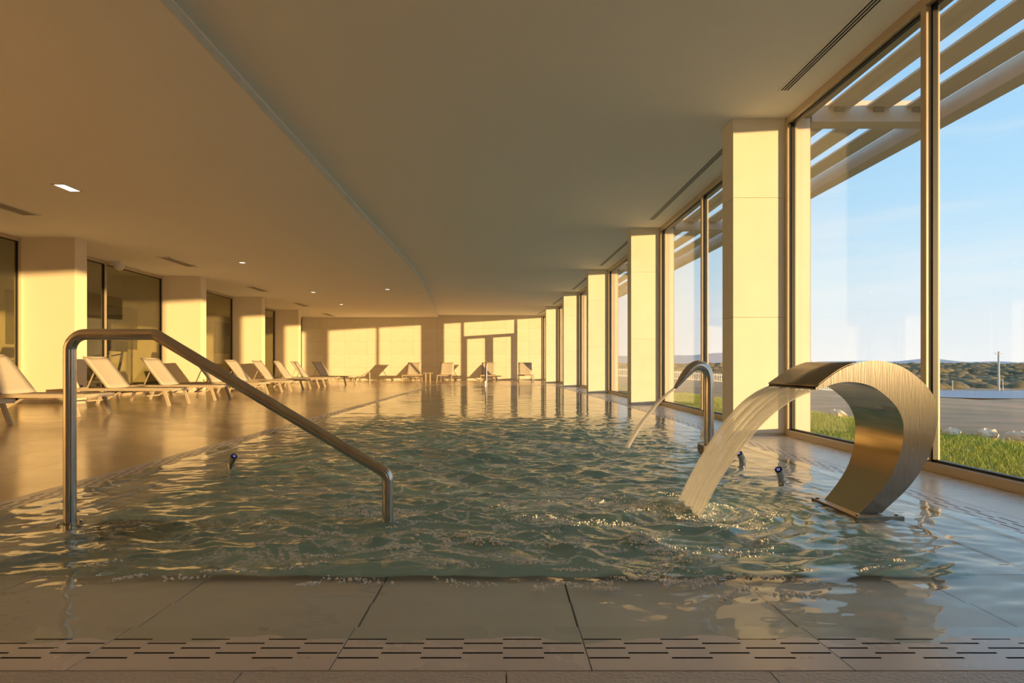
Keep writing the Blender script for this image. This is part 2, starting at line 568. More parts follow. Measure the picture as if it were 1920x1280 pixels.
# ------------------------------------------------------------------ drain tiles with slots
def drain_mesh(name, mat, L=0.6285, W=0.252, t=0.012):
    """local x along the channel, y from the outer edge (0) to the pool side (W)"""
    b = MB()
    rows = [0.064, 0.091, 0.119, 0.147, 0.172]
    sw, sl, pitch = 0.0075, 0.103, 0.208
    edges = [0.0]
    for r in rows:
        edges += [r - sw / 2, r + sw / 2]
    edges.append(W)
    for k in range(len(edges) - 1):
        y0, y1 = edges[k], edges[k + 1]
        if k % 2 == 0:
            b.quad((0, y0, 0), (L, y0, 0), (L, y1, 0), (0, y1, 0))
        else:
            off = 0.052 if (k // 2) % 2 == 0 else 0.156
            x = 0.0
            for j in range(3):
                s0 = off - 0.0515 + j * pitch
                s1 = min(s0 + sl, L)
                if s0 > x:
                    b.quad((x, y0, 0), (s0, y0, 0), (s0, y1, 0), (x, y1, 0))
                d = -0.03
                b.quad((s0, y0, d), (s1, y0, d), (s1, y1, d), (s0, y1, d), 1)
                b.quad((s0, y0, 0), (s1, y0, 0), (s1, y0, d), (s0, y0, d), 1)
                b.quad((s1, y1, 0), (s0, y1, 0), (s0, y1, d), (s1, y1, d), 1)
                b.quad((s0, y1, 0), (s0, y0, 0), (s0, y0, d), (s0, y1, d), 1)
                b.quad((s1, y0, 0), (s1, y1, 0), (s1, y1, d), (s1, y0, d), 1)
                x = s1
            if x < L:
                b.quad((x, y0, 0), (L, y0, 0), (L, y1, 0), (x, y1, 0))
    b.quad((0, 0, 0), (0, 0, -t), (L, 0, -t), (L, 0, 0))
    b.quad((L, W, 0), (L, W, -t), (0, W, -t), (0, W, 0))
    b.quad((0, W, 0), (0, W, -t), (0, 0, -t), (0, 0, 0))
    b.quad((L, 0, 0), (L, 0, -t), (L, W, -t), (L, W, 0))
    return b.mesh(name, [mat, 'slot'])

dm = [drain_mesh('drain_tile', 'drain'), drain_mesh('drain_tile_b', 'drain_b')]
TILT = -0.034   # falls towards the pool
def put_drain(k, loc, rz):
    o = link('drain_tile', dm[k % 2], floor)
    o.matrix_world = Matrix.Translation(loc) @ Matrix.Rotation(rz, 4, 'Z') @ Matrix.Rotation(TILT, 4, 'X')
    return o
TP = 0.6315
for k in range(-2, 4):
    put_drain(k, (-0.416 + TP * k, FRONT0, 0), 0)
put_drain(0, (-0.416 + TP * -3, FRONT0, 0), 0)
put_drain(1, (-0.416 + TP * 4, FRONT0, 0), 0)
for k in range(32):
    y = FRONT1 + 0.02 + TP * k
    put_drain(k, (DRAIN_L, y + 0.6285, 0), -math.pi / 2)
    x0, x1 = interp(y, DRAIN_R), interp(y + 0.624, DRAIN_R)
    put_drain(k + 1, (x0, y, 0), math.pi / 2 + math.atan2(x0 - x1, 0.624))
for k in range(8):
    put_drain(k, (DRAIN_L + TP * (k + 1), 22.34, 0), math.pi)

# submerged ledge tiles around the basin
def ledge(x0, x1, y0, y1, dz0=0.02, axis='y'):
    g = 0.0035
    MB().hexa([(x0 + g, y0 + g, -0.036), (x1 - g, y0 + g, -0.036), (x1 - g, y1 - g, -0.036), (x0 + g, y1 - g, -0.036),
               (x0 + g, y0 + g, -dz0), (x1 - g, y0 + g, -dz0), (x1 - g, y1 - g, -dz0), (x0 + g, y1 - g, -dz0)]
              ).build('ledge_tile', 'shelf', floor)
for k in range(-4, 5):
    x0 = -0.416 + TP * k
    ledge(x0, x0 + TP, FRONT1, 1.863, 0.020)
    ledge(x0, x0 + TP, 1.863, POOL_Y0, 0.026)
for k in range(32):
    y = POOL_Y0 + TP * k
    y1 = min(y + TP, POOL_Y1 + 0.3)
    ledge(DRAIN_L + 0.25, -2.20, y, y1, 0.020)
    ledge(-2.20, IN_L, y, y1, 0.026)
    r = interp(y + 0.3, DRAIN_R)
    ledge(r - 0.53, r - 0.25, y, y1, 0.020)
    ledge(r - 0.81, r - 0.53, y, y1, 0.026)
for k in range(8):
    x0 = IN_L - 0.1 + 0.52 * k
    ledge(x0, x0 + 0.52, POOL_Y1, 22.09, 0.022)
# bed of the ledges and of the drain channel
bed = MB()
bed.box(DRAIN_L, 2.7, FRONT0, POOL_Y0, -0.25, -0.10)
bed.box(DRAIN_L, IN_L, POOL_Y0, 22.35, -0.25, -0.10)
bed.box(IN_L, 2.1, POOL_Y1, 22.35, -0.25, -0.10)
for a, b in zip(ys[:-1], ys[1:]):
    bed.hexa([(inner_r(a), a, -0.25), (interp(a, DRAIN_R), a, -0.25), (interp(b, DRAIN_R), b, -0.25), (inner_r(b), b, -0.25),
              (inner_r(a), a, -0.10), (interp(a, DRAIN_R), a, -0.10), (interp(b, DRAIN_R), b, -0.10), (inner_r(b), b, -0.10)])
bed.build('channel_bed', 'grout', floor)
lb_ = MB()
lb_.box(DRAIN_L + 0.25, 2.22, FRONT1, POOL_Y0, -0.099, -0.034)
lb_.box(DRAIN_L + 0.25, IN_L, POOL_Y0, 22.08, -0.099, -0.034)
lb_.box(IN_L, 1.3, POOL_Y1, 22.08, -0.099, -0.034)
for a, b in zip(ys[:-1], ys[1:]):
    lb_.hexa([(inner_r(a), a, -0.099), (interp(a, DRAIN_R) - 0.25, a, -0.099), (interp(b, DRAIN_R) - 0.25, b, -0.099), (inner_r(b), b, -0.099),
              (inner_r(a), a, -0.034), (interp(a, DRAIN_R) - 0.25, a, -0.034), (interp(b, DRAIN_R) - 0.25, b, -0.034), (inner_r(b), b, -0.034)])
lb_.build('ledge_bed', 'grout_dark', floor)

# deck tiles: each near one is a piece, the far ones are one part
T = 0.63
tile_me = []
for nm in ('deck', 'deck_b'):
    tile_me.append(MB().box(0.0015, T - 0.0015, 0.0015, T - 0.0015, -0.012, 0).mesh('deck_tile', nm))
far = MB()
for j in range(-24, 52):
    y = -0.9 + T * j
    for i in range(18):
        x = DRAIN_L - T * (i + 1)
        if y > Y_FAR or x < interp(y, GLZ_L) - 0.7:
            continue
        vis = (x + T) > -0.93 * (y + T) - 0.1
        if vis and 1.5 < y < 15.5:
            o = link('deck_tile', tile_me[(i * 7 + j * 3) % 2], floor)
            o.location = (x, y, 0)
        else:
            far.box(x + 0.0015, x + T - 0.0015, y + 0.0015, y + T - 0.0015, -0.012, 0)
for j in range(12):
    y = 22.36 + T * j
    for i in range(9):
        x = DRAIN_L + T * i
        if x > interp(y, GLZ_R) - 0.1:
            continue
        far.box(x + 0.0015, min(x + T - 0.0015, interp(y, GLZ_R) + 0.04), y + 0.0015, y + T - 0.0015, -0.012, 0)
tag(far.build('far_deck_tiles', 'deck', floor), kind='stuff')
# textured tiles in front of the pool
for k in range(-5, 6):
    for r in range(3):
        MB().box(0.008 + 0.63 * k + 0.0015, 0.008 + 0.63 * (k + 1) - 0.0015, FRONT0 - 0.003 - 0.63 * (r + 1), FRONT0 - 0.006 - 0.63 * r,
                 -0.012, 0.0).build('textured_tile', 'rough_tile', floor)
# smooth tiles between the drain and the windows
for k in range(46):
    y0, y1 = FRONT0 + 0.63 * k, FRONT0 + 0.63 * (k + 1) - 0.003
    if y1 > 22.4:
        break
    a, b = interp(y0, DRAIN_R) + 0.004, interp(y1, DRAIN_R) + 0.004
    c, d = interp(y0, GLZ_R) + 0.03, interp(y1, GLZ_R) + 0.03
    MB().hexa([(a, y0, -0.012), (c, y0, -0.012), (d, y1, -0.012), (b, y1, -0.012),
               (a, y0, 0), (c, y0, 0), (d, y1, 0), (b, y1, 0)]).build('side_tile', 'strip', floor)

# ------------------------------------------------------------------ ceiling
ce = MB()
ys = list(np.linspace(Y_BACK - 0.2, Y_FAR + 0.2, 40))
for a, b in zip(ys[:-1], ys[1:]):
    la, lb = interp(a, LIP) - 0.4, interp(b, LIP) - 0.4
    ra, rb = interp(a, GLZ_R) + 0.055, interp(b, GLZ_R) + 0.055
    ce.hexa([(la, a, CEIL_R), (ra, a, CEIL_R), (rb, b, CEIL_R), (lb, b, CEIL_R),
             (la, a, CEIL_R + 0.3), (ra, a, CEIL_R + 0.3), (rb, b, CEIL_R + 0.3), (lb, b, CEIL_R + 0.3)])
ceiling = tag(ce.build('ceiling', 'ceiling'), kind='structure')
so = MB()
tr = MB()
fine = list(np.linspace(Y_BACK - 0.2, Y_FAR + 0.2, 90))
def lip_s(y):
    return float(np.interp(y, fine, lip_sm))
raw = np.array([interp(y, LIP) for y in fine])
ker = np.array([1, 2, 3, 2, 1]) / 9
lip_sm = np.convolve(np.r_[raw[0], raw[0], raw, raw[-1], raw[-1]], ker, 'valid')
for k in range(len(fine) - 1):
    a, b = fine[k], fine[k + 1]
    la, lb = lip_sm[k], lip_sm[k + 1]
    zl = soffit_z(-2.33)
    so.hexa([(-14, a, soffit_z(-14)), (la, a, zl), (lb, b, zl), (-14, b, soffit_z(-14)),
             (-14, a, CEIL_R + 0.3), (la, a, CEIL_R + 0.02), (lb, b, CEIL_R + 0.02), (-14, b, CEIL_R + 0.3)])
    tr.hexa([(la, a, zl - 0.002), (la + 0.012, a, zl - 0.002), (lb + 0.012, b, zl - 0.002), (lb, b, zl - 0.002),
             (la, a, zl + 0.075), (la + 0.012, a, zl + 0.075), (lb + 0.012, b, zl + 0.075), (lb, b, zl + 0.075)])
so.build('soffit', 'ceiling', ceiling)
tr.build('soffit_edge', 'trim', ceiling)

# ------------------------------------------------------------------ walls
wf = MB().box(-10.6, 3.0, Y_FAR + 0.02, Y_FAR + 0.3, -0.01, CEIL_R + 0.1)
wall_far = tag(wf.build('wall_far', 'grout'), kind='structure')
pw, ph = 1.18, 0.664
panel_me = [MB().box(0.002, pw - 0.002, -0.02, 0.02, 0.002, ph - 0.002).mesh('stone_panel', n) for n in ('stone', 'stone_b')]
for i in range(11):
    for j in range(5):
        o = link('stone_panel', panel_me[(i * 3 + j * 5 + i * j) % 2], wall_far)
        o.location = (-10.45 + pw * i, Y_FAR + 0.02, 0.0 + ph * j)
tag(MB().box(-14.2, 4.0, Y_BACK - 0.25, Y_BACK, -0.01, CEIL_R + 0.2).build('wall_back', 'plaster'), kind='structure')
tag(MB().box(2.97, 3.22, -4.6, 0.10, -0.3, CEIL_R).build('wall_right', 'stone'), kind='structure')
tag(MB().box(-9.6, -9.37, Y_BACK, 4.3, -0.01, 3.22).build('wall_left', 'plaster'), kind='structure')

# ------------------------------------------------------------------ columns by the windows
names_r = ['clad stone column beside the camera, beyond the right frame edge',
           'largest stone column, standing behind the cascade spout',
           'second stone column from the cascade spout, left of the gooseneck jet',
           'third stone column along the window side of the pool',
           'fourth stone column along the window side of the pool',
           'farthest stone column on the window side, next to the far wall']
for k, (y, x) in enumerate(COL_R):
    slope = interp(y + 1, GLZ_R) - interp(y, GLZ_R)
    w = interp(y, GLZ_R) - x - 0.03
    r = empty('column', (x, y, 0), -math.atan(slope) * 0.6)
    tag(r, names_r[k], 'column', 'stone columns on the window side')
    MB().box(0.018, w + 0.26, 0.018, 0.282, -0.01, CEIL_R + 0.01).build('core', 'grout', r)
    zs = [0.0, 1.24, 2.49, CEIL_R]
    for j in range(3):
        z0, z1 = zs[j] + (0.03 if j == 0 else 0.0015), zs[j + 1] - 0.0015
        mt = ('stone', 'stone_b')[(j + k) % 2]
        MB().box(0.0, w, 0.0, 0.018, z0, z1).build('stone_panel', mt, r)
        MB().box(0.0, 0.018, 0.018, 0.282, z0, z1).build('stone_panel', mt, r)
        MB().box(0.0, w, 0.282, 0.30, z0, z1).build('stone_panel', mt, r)
    MB().box(0.008, w, 0.006, 0.294, 0.0, 0.028).build('plinth', 'skirting', r)
    MB().box(w + 0.07, w + 0.24, -0.01, 0.31, -0.3, CEIL_R).build('outer_pier', 'facade', r)

names_l = ['plain column nearest the camera on the lounger side, outside the frame',
           'widest cream column at the left, behind the nearest loungers',
           'second cream column from the left, with a round socket',
           'third cream column from the left',
           'fourth cream column, half in shade beside the far wall']
for k, (y, x) in enumerate(COL_L):
    slope = interp(y + 1, GLZ_L) - interp(y, GLZ_L)
    r = empty('column', (x, y, 0), -math.atan(slope) * 0.6)
    tag(r, names_l[k], 'column', 'cream columns on the lounger side')
    MB().box(-1.12, 0.0, 0.0, 0.34, 0.0, soffit_z(x) + 0.05).build('shaft', 'plaster', r, bevel=0.004)
    MB().box(-1.13, 0.008, -0.008, 0.348, 0.0, 0.075).build('skirting', 'skirting', r)
    s = MB()
    s.tube([(-0.002, 0.17, 0.33), (0.012, 0.17, 0.33)], 0.035, 18)
    so_ = s.build('socket', 'grey', r)
    MB().tube([(0.01, 0.17, 0.33), (0.016, 0.17, 0.33)], 0.02, 14).build('socket_lid', 'black', so_)

# ------------------------------------------------------------------ windows
def seg_box(P, Q, u0, u1, n0, n1, z0, z1):
    """box along P->Q from u0 to u1 metres, n0..n1 to the right of that line"""
    P, Q = Vector((*P, 0)), Vector((*Q, 0))
    d = (Q - P).normalized()
    n = Vector((d.y, -d.x, 0))
    c = [P + d * u + n * v for (u, v) in ((u0, n0), (u1, n0), (u1, n1), (u0, n1))]
    pts = [(p.x, p.y, z0) for p in c] + [(p.x, p.y, z1) for p in c]
    # order counter-clockwise from above
    ar = sum(c[i].x * c[(i + 1) % 4].y - c[(i + 1) % 4].x * c[i].y for i in range(4))
    if ar < 0:
        pts = pts[3::-1] + pts[:3:-1]
    return MB().hexa(pts)

def pane(P, Q, u0, u1, z0, z1, root, nn, gmat, g=0.016):
    p = seg_box(P, Q, u0, u1, nn, nn + 0.012, z0, z1).build('pane', gmat, root)
    b = MB()
    for (a, c, e, f) in ((u0, u1, z0, z0 + g), (u0, u1, z1 - g, z1), (u0, u0 + g, z0, z1), (u1 - g, u1, z0, z1)):
        s = seg_box(P, Q, a, c, nn - 0.012, nn + 0.024, e, f)
        b.hexa(s.v)
    b.build('gasket', 'gasket', p)

def window(n, P, Q, ztop, side, gmat, uprights=(0.5,), head=0.07):
    root = empty('window_%d' % n, (P[0], P[1], 0))
    tag(root, kind='structure')
    inv = root.matrix_world.inverted()
    L = math.hypot(Q[0] - P[0], Q[1] - P[1])
    P, Q = (0.0, 0.0), (Q[0] - P[0], Q[1] - P[1])
    nl, nr = (-0.05, 0.05)
    fw = 0.055
    seg_box(P, Q, 0, L, nl, nr, 0.0, 0.065).build('bottom_rail', 'frame', root, bevel=0.004)
    seg_box(P, Q, 0, L, nl, nr, ztop - head, ztop).build('top_rail', 'frame', root, bevel=0.004)
    cuts = [0.0] + [u * L for u in uprights] + [L]
    for j, u in enumerate(cuts):
        a, b = max(u - fw / 2, 0), min(u + fw / 2, L)
        if u == 0:
            b = fw
        if u == L:
            a = L - fw
        seg_box(P, Q, a, b, nl, nr, 0.065, ztop - head).build('mullion', 'frame', root, bevel=0.004)
    for a, b in zip(cuts[:-1], cuts[1:]):
        pane(P, Q, a + fw * (0.5 if a else 1.0), b - fw * (0.5 if b < L else 1.0), 0.065, ztop - head, root, 0.0, gmat)
    return root

wn_i = 1
pts_r = [(interp(y, GLZ_R), y) for y, x in COL_R]
for k in range(5):
    P = (interp(COL_R[k][0] + 0.3, GLZ_R), COL_R[k][0] + 0.3)
    Q = (interp(COL_R[k + 1][0], GLZ_R), COL_R[k + 1][0])
    window(wn_i, P, Q, CEIL_R, 1, 'glass', uprights=(0.648,) if k == 0 else (0.5,))
    wn_i += 1
# last bay: glazed double door with a transom
P = (interp(25.6, GLZ_R), 25.6)
Q = (interp(30.0, GLZ_R), 30.0)
root = window(wn_i, P, Q, CEIL_R, 1, 'glass', uprights=(0.225, 0.735))
wn_i += 1
L = math.hypot(Q[0] - P[0], Q[1] - P[1])
P0, Q0 = (0, 0), (Q[0] - P[0], Q[1] - P[1])
u0, u1 = 0.225 * L + 0.03, 0.735 * L - 0.03
seg_box(P0, Q0, u0, u1, -0.05, 0.05, 2.34, 2.50).build('transom', 'frame', root)
um = (u0 + u1) / 2
for a, b in ((u0, um), (um, u1)):
    leaf = seg_box(P0, Q0, a, a + 0.14, -0.04, 0.04, 0.07, 2.34).build('door_stile', 'frame', root)
    seg_box(P0, Q0, b - 0.14, b, -0.04, 0.04, 0.07, 2.34).build('door_stile', 'frame', root)
    seg_box(P0, Q0, a, b, -0.04, 0.04, 0.07, 0.2).build('door_rail', 'frame', root)

for k in range(5):
    y0 = COL_L[k][0] + 0.34
    y1 = COL_L[k + 1][0] if k < 4 else Y_FAR
    P = (interp(y0, GLZ_L), y0)
    Q = (interp(y1, GLZ_L), y1)
    window(wn_i, P, Q, soffit_z(P[0]) - 0.005, -1, 'glass_dark', uprights=(0.47,))
    wn_i += 1
window(wn_i, (-9.37, 4.3), (-9.37, 6.54), soffit_z(-8.95) - 0.005, -1, 'glass_dark', uprights=(0.5,))
wn_i += 1
window(wn_i, (3.0, -14.8), (3.0, -9.8), CEIL_R, 1, 'glass')  # unseen glazed bay behind the camera, added for more sun bounce
wn_i += 1
window(wn_i, (3.0, -9.6), (3.0, -4.6), CEIL_R, 1, 'glass')  # second unseen bay, likewise added to bounce sun into the hall

# ------------------------------------------------------------------ room behind the left glazing
gw = MB()
gw.box(-14.2, -14.0, Y_BACK, Y_FAR + 0.3, -0.01, 3.4)
gym_wall = tag(gw.build('wall_gym', 'gym_wall'), kind='structure')
for k in range(7):
    MB().box(-14.0, -13.96, 4.5 + 4 * k, 6.4 + 4 * k, 1.35, 2.9).build('dark_panel', 'gym_dark', gym_wall)
tag(MB().box(-14.0, -10.6, Y_FAR + 0.02, Y_FAR + 0.3, -0.01, 3.4).build('wall_gym_far', 'gym_wall'), kind='structure')
for k, y in enumerate((10.6, 15.6, 20.5)):
    t = empty('tube_light', (-13.9, y, 0.55))
    tag(t, ('upright light tube in the gym at the left picture edge', 'upright light tube in the gym right of the widest cream column',
            'upright light tube in the gym behind the third bay of glass')[k], 'lamp', 'upright light tubes in the gym')
    MB().tube([(0, 0, 0), (0, 0, 1.7)], 0.035, 12).build('tube', 'tube', t, smooth=True)
    MB().box(-0.08, -0.03, -0.05, 0.05, -0.05, 1.75).build('backplate', 'white', t)

def treadmill(loc, rz, label):
    t = empty('treadmill', loc, rz)
    tag(t, label, 'treadmill', 'exercise machines in the gym')
    MB().box(-0.85, 0.75, -0.36, 0.36, 0.05, 0.17).build('deck', 'black', t, bevel=0.02)
    MB().box(-0.8, 0.5, -0.26, 0.26, 0.165, 0.185).build('belt', 'gasket', t)
    for s in (-1, 1):
        MB().tube([(0.62, 0.34 * s, 0.1), (0.80, 0.36 * s, 1.2)], 0.035, 10).build('upright', 'grey', t, smooth=True)
        MB().tube([(0.78, 0.36 * s, 1.08), (0.25, 0.38 * s, 0.98)], 0.022, 10).build('handle', 'black', t, smooth=True)
    MB().hexa([(0.70, -0.40, 1.15), (0.92, -0.40, 1.15), (0.92, 0.40, 1.15), (0.70, 0.40, 1.15),
               (0.82, -0.38, 1.45), (0.92, -0.38, 1.45), (0.92, 0.38, 1.45), (0.82, 0.38, 1.45)]).build('console', 'black', t, bevel=0.02)
treadmill((-11.6, 14.0, 0), R(15), 'dark exercise machine behind the glass, right of the widest cream column')
treadmill((-11.8, 16.6, 0), R(10), 'dark exercise machine behind the glass, left of the second cream column')
treadmill((-12.0, 21.5, 0), R(5), 'dark exercise machine behind the glass of the third bay')

# ------------------------------------------------------------------ ceiling fittings
for k, (x, y0, y1) in enumerate(((-7.74, 8.4, 9.64), (-7.73, 13.34, 14.6), (-7.89, 18.27, 19.46), (-8.15, 23.0, 24.35), (-8.43, 27.6, 29.0))):
    v = empty('air_vent', (x, y0, soffit_z(x)))
    tag(v, ('grey ceiling vent at the left picture edge', 'grey ceiling vent between the first two cream columns',
            'grey ceiling vent above the third cream column', 'grey ceiling vent by the fourth cream column',
            'smallest grey ceiling vent, nearest the far wall')[k], 'vent', 'ceiling vents over the loungers')
    Lg = y1 - y0
    b = MB()
    for (a, c, e, f) in ((-0.15, 0.15, 0, 0.025), (-0.15, 0.15, Lg - 0.025, Lg), (-0.15, -0.125, 0, Lg), (0.125, 0.15, 0, Lg)):
        b.box(a, c, e, f, -0.012, 0.01)
    b.build('frame', 'white', v)
    MB().box(-0.125, 0.125, 0.025, Lg - 0.025, -0.003, 0.01).build('backing', 'grey', v)
    for j in range(5):
        xx = -0.10 + 0.05 * j
        MB().bar((xx, 0.025, -0.006), (xx, Lg - 0.025, -0.006), 0.02, 0.004).build('slat', 'grey', v)
dl = [(-6.06, 8.16, 0.35, 'rectangular recessed ceiling lamp, the largest, at upper left'),
      (-6.24, 14.05, 0.16, 'small recessed ceiling lamp between the first and second cream columns'),
      (-6.37, 19.7, 0.18, 'bright small recessed ceiling lamp near the third cream column'),
      (-6.50, 23.6, 0.16, 'faint recessed ceiling lamp towards the far wall'),
      (-3.73, 18.95, 0.16, 'recessed ceiling lamp close to the curved ceiling edge')]
for x, y, s, lb in dl:
    z = soffit_z(x)
    t = empty('ceiling_lamp', (x, y, z))
    tag(t, lb, 'lamp', 'recessed ceiling lamps')
    w, l = (0.09, 0.175) if s > 0.3 else (0.08, 0.08)
    b = MB()
    for (a, c, e, f) in ((-w, w, -l, -l + 0.02), (-w, w, l - 0.02, l), (-w, -w + 0.02, -l, l), (w - 0.02, w, -l, l)):
        b.box(a, c, e, f, -0.008, 0.01)
    b.build('frame', 'white', t)
    MB().box(-w + 0.02, w - 0.02, -l + 0.02, l - 0.02, -0.003, 0.01).build('diffuser', 'lamp', t)

for k in range(6):
    y0 = COL_R[k][0] + 0.75 if k else 1.6
    y1 = COL_R[k + 1][0] - 0.62 if k < 5 else 29.4
    xa, xb = interp(y0, GLZ_R) - 0.36, interp(y1, GLZ_R) - 0.36
    g = empty('slot_diffuser', (xa, y0, CEIL_R))
    tag(g, ('long slotted air diffuser overhead at the top right of the picture',
            'slotted air diffuser between the largest column and the second',
            'slotted air diffuser above the third window bay', 'slotted air diffuser above the fourth window bay',
            'slotted air diffuser above the fifth window bay', 'slotted air diffuser above the glazed doors')[k],
        'vent', 'slot diffusers along the windows')
    Q = (xb - xa, y1 - y0)
    Lg = math.hypot(*Q)
    seg_box((0, 0), Q, 0, Lg, -0.055, 0.055, -0.006, 0.004).build('frame', 'ceiling', g)
    for j in range(3):
        n = -0.034 + 0.026 * j
        seg_box((0, 0), Q, 0.02, Lg - 0.02, n, n + 0.013, -0.0075, -0.005).build('slot', 'slot', g)

cm = empty('security_camera', (-9.20, 13.95, soffit_z(-8.8)))
tag(cm, 'white dome camera under the ceiling beside the left window mullion', 'camera')
MB().disc((0, 0, -0.05), 0.09, 0.05, 20).build('mount', 'white', cm, smooth=True)
b = MB()
prof = [(0.11, 0.0), (0.115, -0.05), (0.10, -0.10), (0.065, -0.14), (0.02, -0.155)]
b.tube([(0.06, 0.02, -0.05 + z) for r_, z in prof], [r_ for r_, z in prof], 20)
b.build('dome', 'white', cm, smooth=True)
MB().bar((-0.12, 0, -0.06), (0.02, 0, -0.06), 0.06, 0.06).build('bracket', 'white', cm)

# ------------------------------------------------------------------ handrails
def handrail(loc, rz, label):
    h = empty('handrail', loc, rz)
    tag(h, label, 'handrail', 'steel pool handrails')
    path = arc_path([(0, 0, -0.02), (0, 0, 0.878), (0.40, 0, 0.878), (1.49, 0, 0.225), (1.49, 0, -0.70)], [0.075, 0.05, 0.06], 8)
    MB().tube(path, 0.0262, 20).build('tube', 'steel', h, smooth=True)
    f = MB().disc((0, 0, -0.03), 0.055, 0.022, 24).build('flange', 'steel_dark', h, smooth=True)
    for a in range(4):
        an = math.pi / 4 + a * math.pi / 2
        MB().disc((0.044 * math.cos(an), 0.044 * math.sin(an), -0.01), 0.007, 0.012, 8).build('bolt', 'steel', f, smooth=True)
    return h
handrail((-2.03, 2.75, 0), 0, 'large brushed steel handrail in the left foreground over the pool steps')
handrail((-0.62, 22.0, 0), -math.pi / 2, 'tiny steel handrail at the far end of the pool')
gr = empty('bent_tube', (-5.5, 24.2, 0))  # rail-like bent tube, added; no rail is known to stand here
tag(gr, 'low golden bent tube on the deck before the far wall', 'handrail')
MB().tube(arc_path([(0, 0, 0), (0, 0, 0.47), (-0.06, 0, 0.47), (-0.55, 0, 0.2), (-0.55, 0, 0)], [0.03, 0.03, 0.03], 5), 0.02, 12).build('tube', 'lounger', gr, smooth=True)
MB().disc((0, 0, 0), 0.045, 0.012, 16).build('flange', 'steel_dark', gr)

# ------------------------------------------------------------------ cascade spout
outer = [(1.856, 0.01), (1.988, 0.149), (2.073, 0.30), (2.102, 0.45), (2.097, 0.543), (2.056, 0.617), (1.987, 0.682), (1.90, 0.733),
         (1.794, 0.756), (1.708, 0.748), (1.622, 0.719), (1.555, 0.678), (1.484, 0.627)]
inner = [(1.744, 0.005), (1.821, 0.092), (1.889, 0.197), (1.928, 0.32), (1.935, 0.432), (1.906, 0.516), (1.846, 0.581), (1.768, 0.632),
         (1.68, 0.653), (1.603, 0.651), (1.536, 0.633), (1.484, 0.617)]
def resample(p, n):
    p = np.array(p)
    # Catmull-Rom through the points, then even arc length
    P = np.vstack([2 * p[0] - p[1], p, 2 * p[-1] - p[-2]])
    out = []
    for i in range(1, len(P) - 2):
        for t in np.linspace(0, 1, 12, endpoint=False):
            a, b_, c, d = P[i - 1], P[i], P[i + 1], P[i + 2]
            out.append(0.5 * (2 * b_ + (c - a) * t + (2 * a - 5 * b_ + 4 * c - d) * t * t + (3 * b_ - a - 3 * c + d) * t ** 3))
    out.append(P[-2])
    out = np.array(out)
    s = np.r_[0, np.cumsum(np.hypot(*np.diff(out, axis=0).T))]
    u = np.linspace(0, s[-1], n)
    return np.c_[np.interp(u, s, out[:, 0]), np.interp(u, s, out[:, 1])]
NS = 64
O_, I_ = resample(outer, NS), resample(inner, NS)
CY = 3.03
CX = 1.80
casc = empty('cascade_spout', (CX, CY, 0))
tag(casc, 'curved brushed steel cascade spout pouring a sheet of water', 'fountain')
hw = [0.155 + 0.091 * t for t in np.linspace(0, 1, NS)]
def loft(a, sa, b, sb):
    m = MB()
    for k in range(NS):
        m.v.append((a[k][0] - CX, sa * hw[k], a[k][1]))
        m.v.append((b[k][0] - CX, sb * hw[k], b[k][1]))
    for k in range(NS - 1):
        i = 2 * k
        m.f.append((i, i + 1, i + 3, i + 2))
        m.mi.append(0)
    return m
def thicken(o, t, off=-1.0):
    s = o.modifiers.new('sheet', 'SOLIDIFY')
    s.thickness = t
    s.offset = off
    return o
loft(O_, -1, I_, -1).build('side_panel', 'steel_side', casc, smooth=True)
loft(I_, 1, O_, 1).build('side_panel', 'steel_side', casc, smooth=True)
loft(O_, 1, O_, -1).build('outer_shell', 'steel', casc, smooth=True)
loft(I_, -1, I_, 1).build('inner_shell', 'steel_pol', casc, smooth=True)
# seam strip over the mouth
m = MB()
k0 = NS - 12
for k in range(k0, NS):
    n = Vector((0, 0, 1))
    m.v.append((O_[k][0] - CX, -hw[k] - 0.002, O_[k][1] + 0.004))
    m.v.append((O_[k][0] - CX, hw[k] + 0.002, O_[k][1] + 0.004))
for k in range(NS - k0 - 1):
    i = 2 * k
    m.f.append((i, i + 2, i + 3, i + 1))
    m.mi.append(0)
thicken(m.build('mouth_plate', 'steel_dark', casc, smooth=True), 0.005)
bp_ = MB().box(-0.10, 0.135, -0.205, 0.205, -0.022, 0.006).build('base_plate', 'steel_dark', casc, bevel=0.003)
for sx, sy in ((-0.08, -0.18), (-0.08, 0.18), (0.11, -0.18), (0.11, 0.18)):
    MB().disc((sx, sy, 0.005), 0.009, 0.008, 8).build('bolt', 'steel', bp_)

# sheet of falling water
ws = MB()
nu, nv = 40, 40
uvs = []
for side in (0, 1):
    for j in range(nv + 1):
        t = j / nv
        x = 1.50 - 0.545 * t
        z = 0.620 - 0.13 * t - 0.50 * t * t
        half = 0.240 - 0.062 * t
        th = (0.016 + 0.012 * t) * (1 if side == 0 else -1) * 0.5
        for i in range(nu + 1):
            s = i / nu * 2 - 1
            rip = 0.0035 * t * math.sin(i * 1.9 + 2.0 * math.sin(i * 0.7)) + 0.002 * math.sin(i * 0.9 + t * 5)
            ws.v.append((x + th * 0.6 + rip * 0.5, CY + s * half, z + th + rip))
            uvs.append((i / nu, t))
n1 = (nu + 1) * (nv + 1)
for side in (0, 1):
    for j in range(nv):
        for i in range(nu):
            a = side * n1 + j * (nu + 1) + i
            q = (a, a + 1, a + nu + 2, a + nu + 1)
            ws.f.append(q if side == 0 else q[::-1])
            ws.mi.append(0)
for j in range(nv):
    for i in (0, nu):
        a = j * (nu + 1) + i
        ws.f.append((a, a + nu + 1, n1 + a + nu + 1, n1 + a))
        ws.mi.append(0)
me = ws.mesh('water_sheet', 'stream', False)
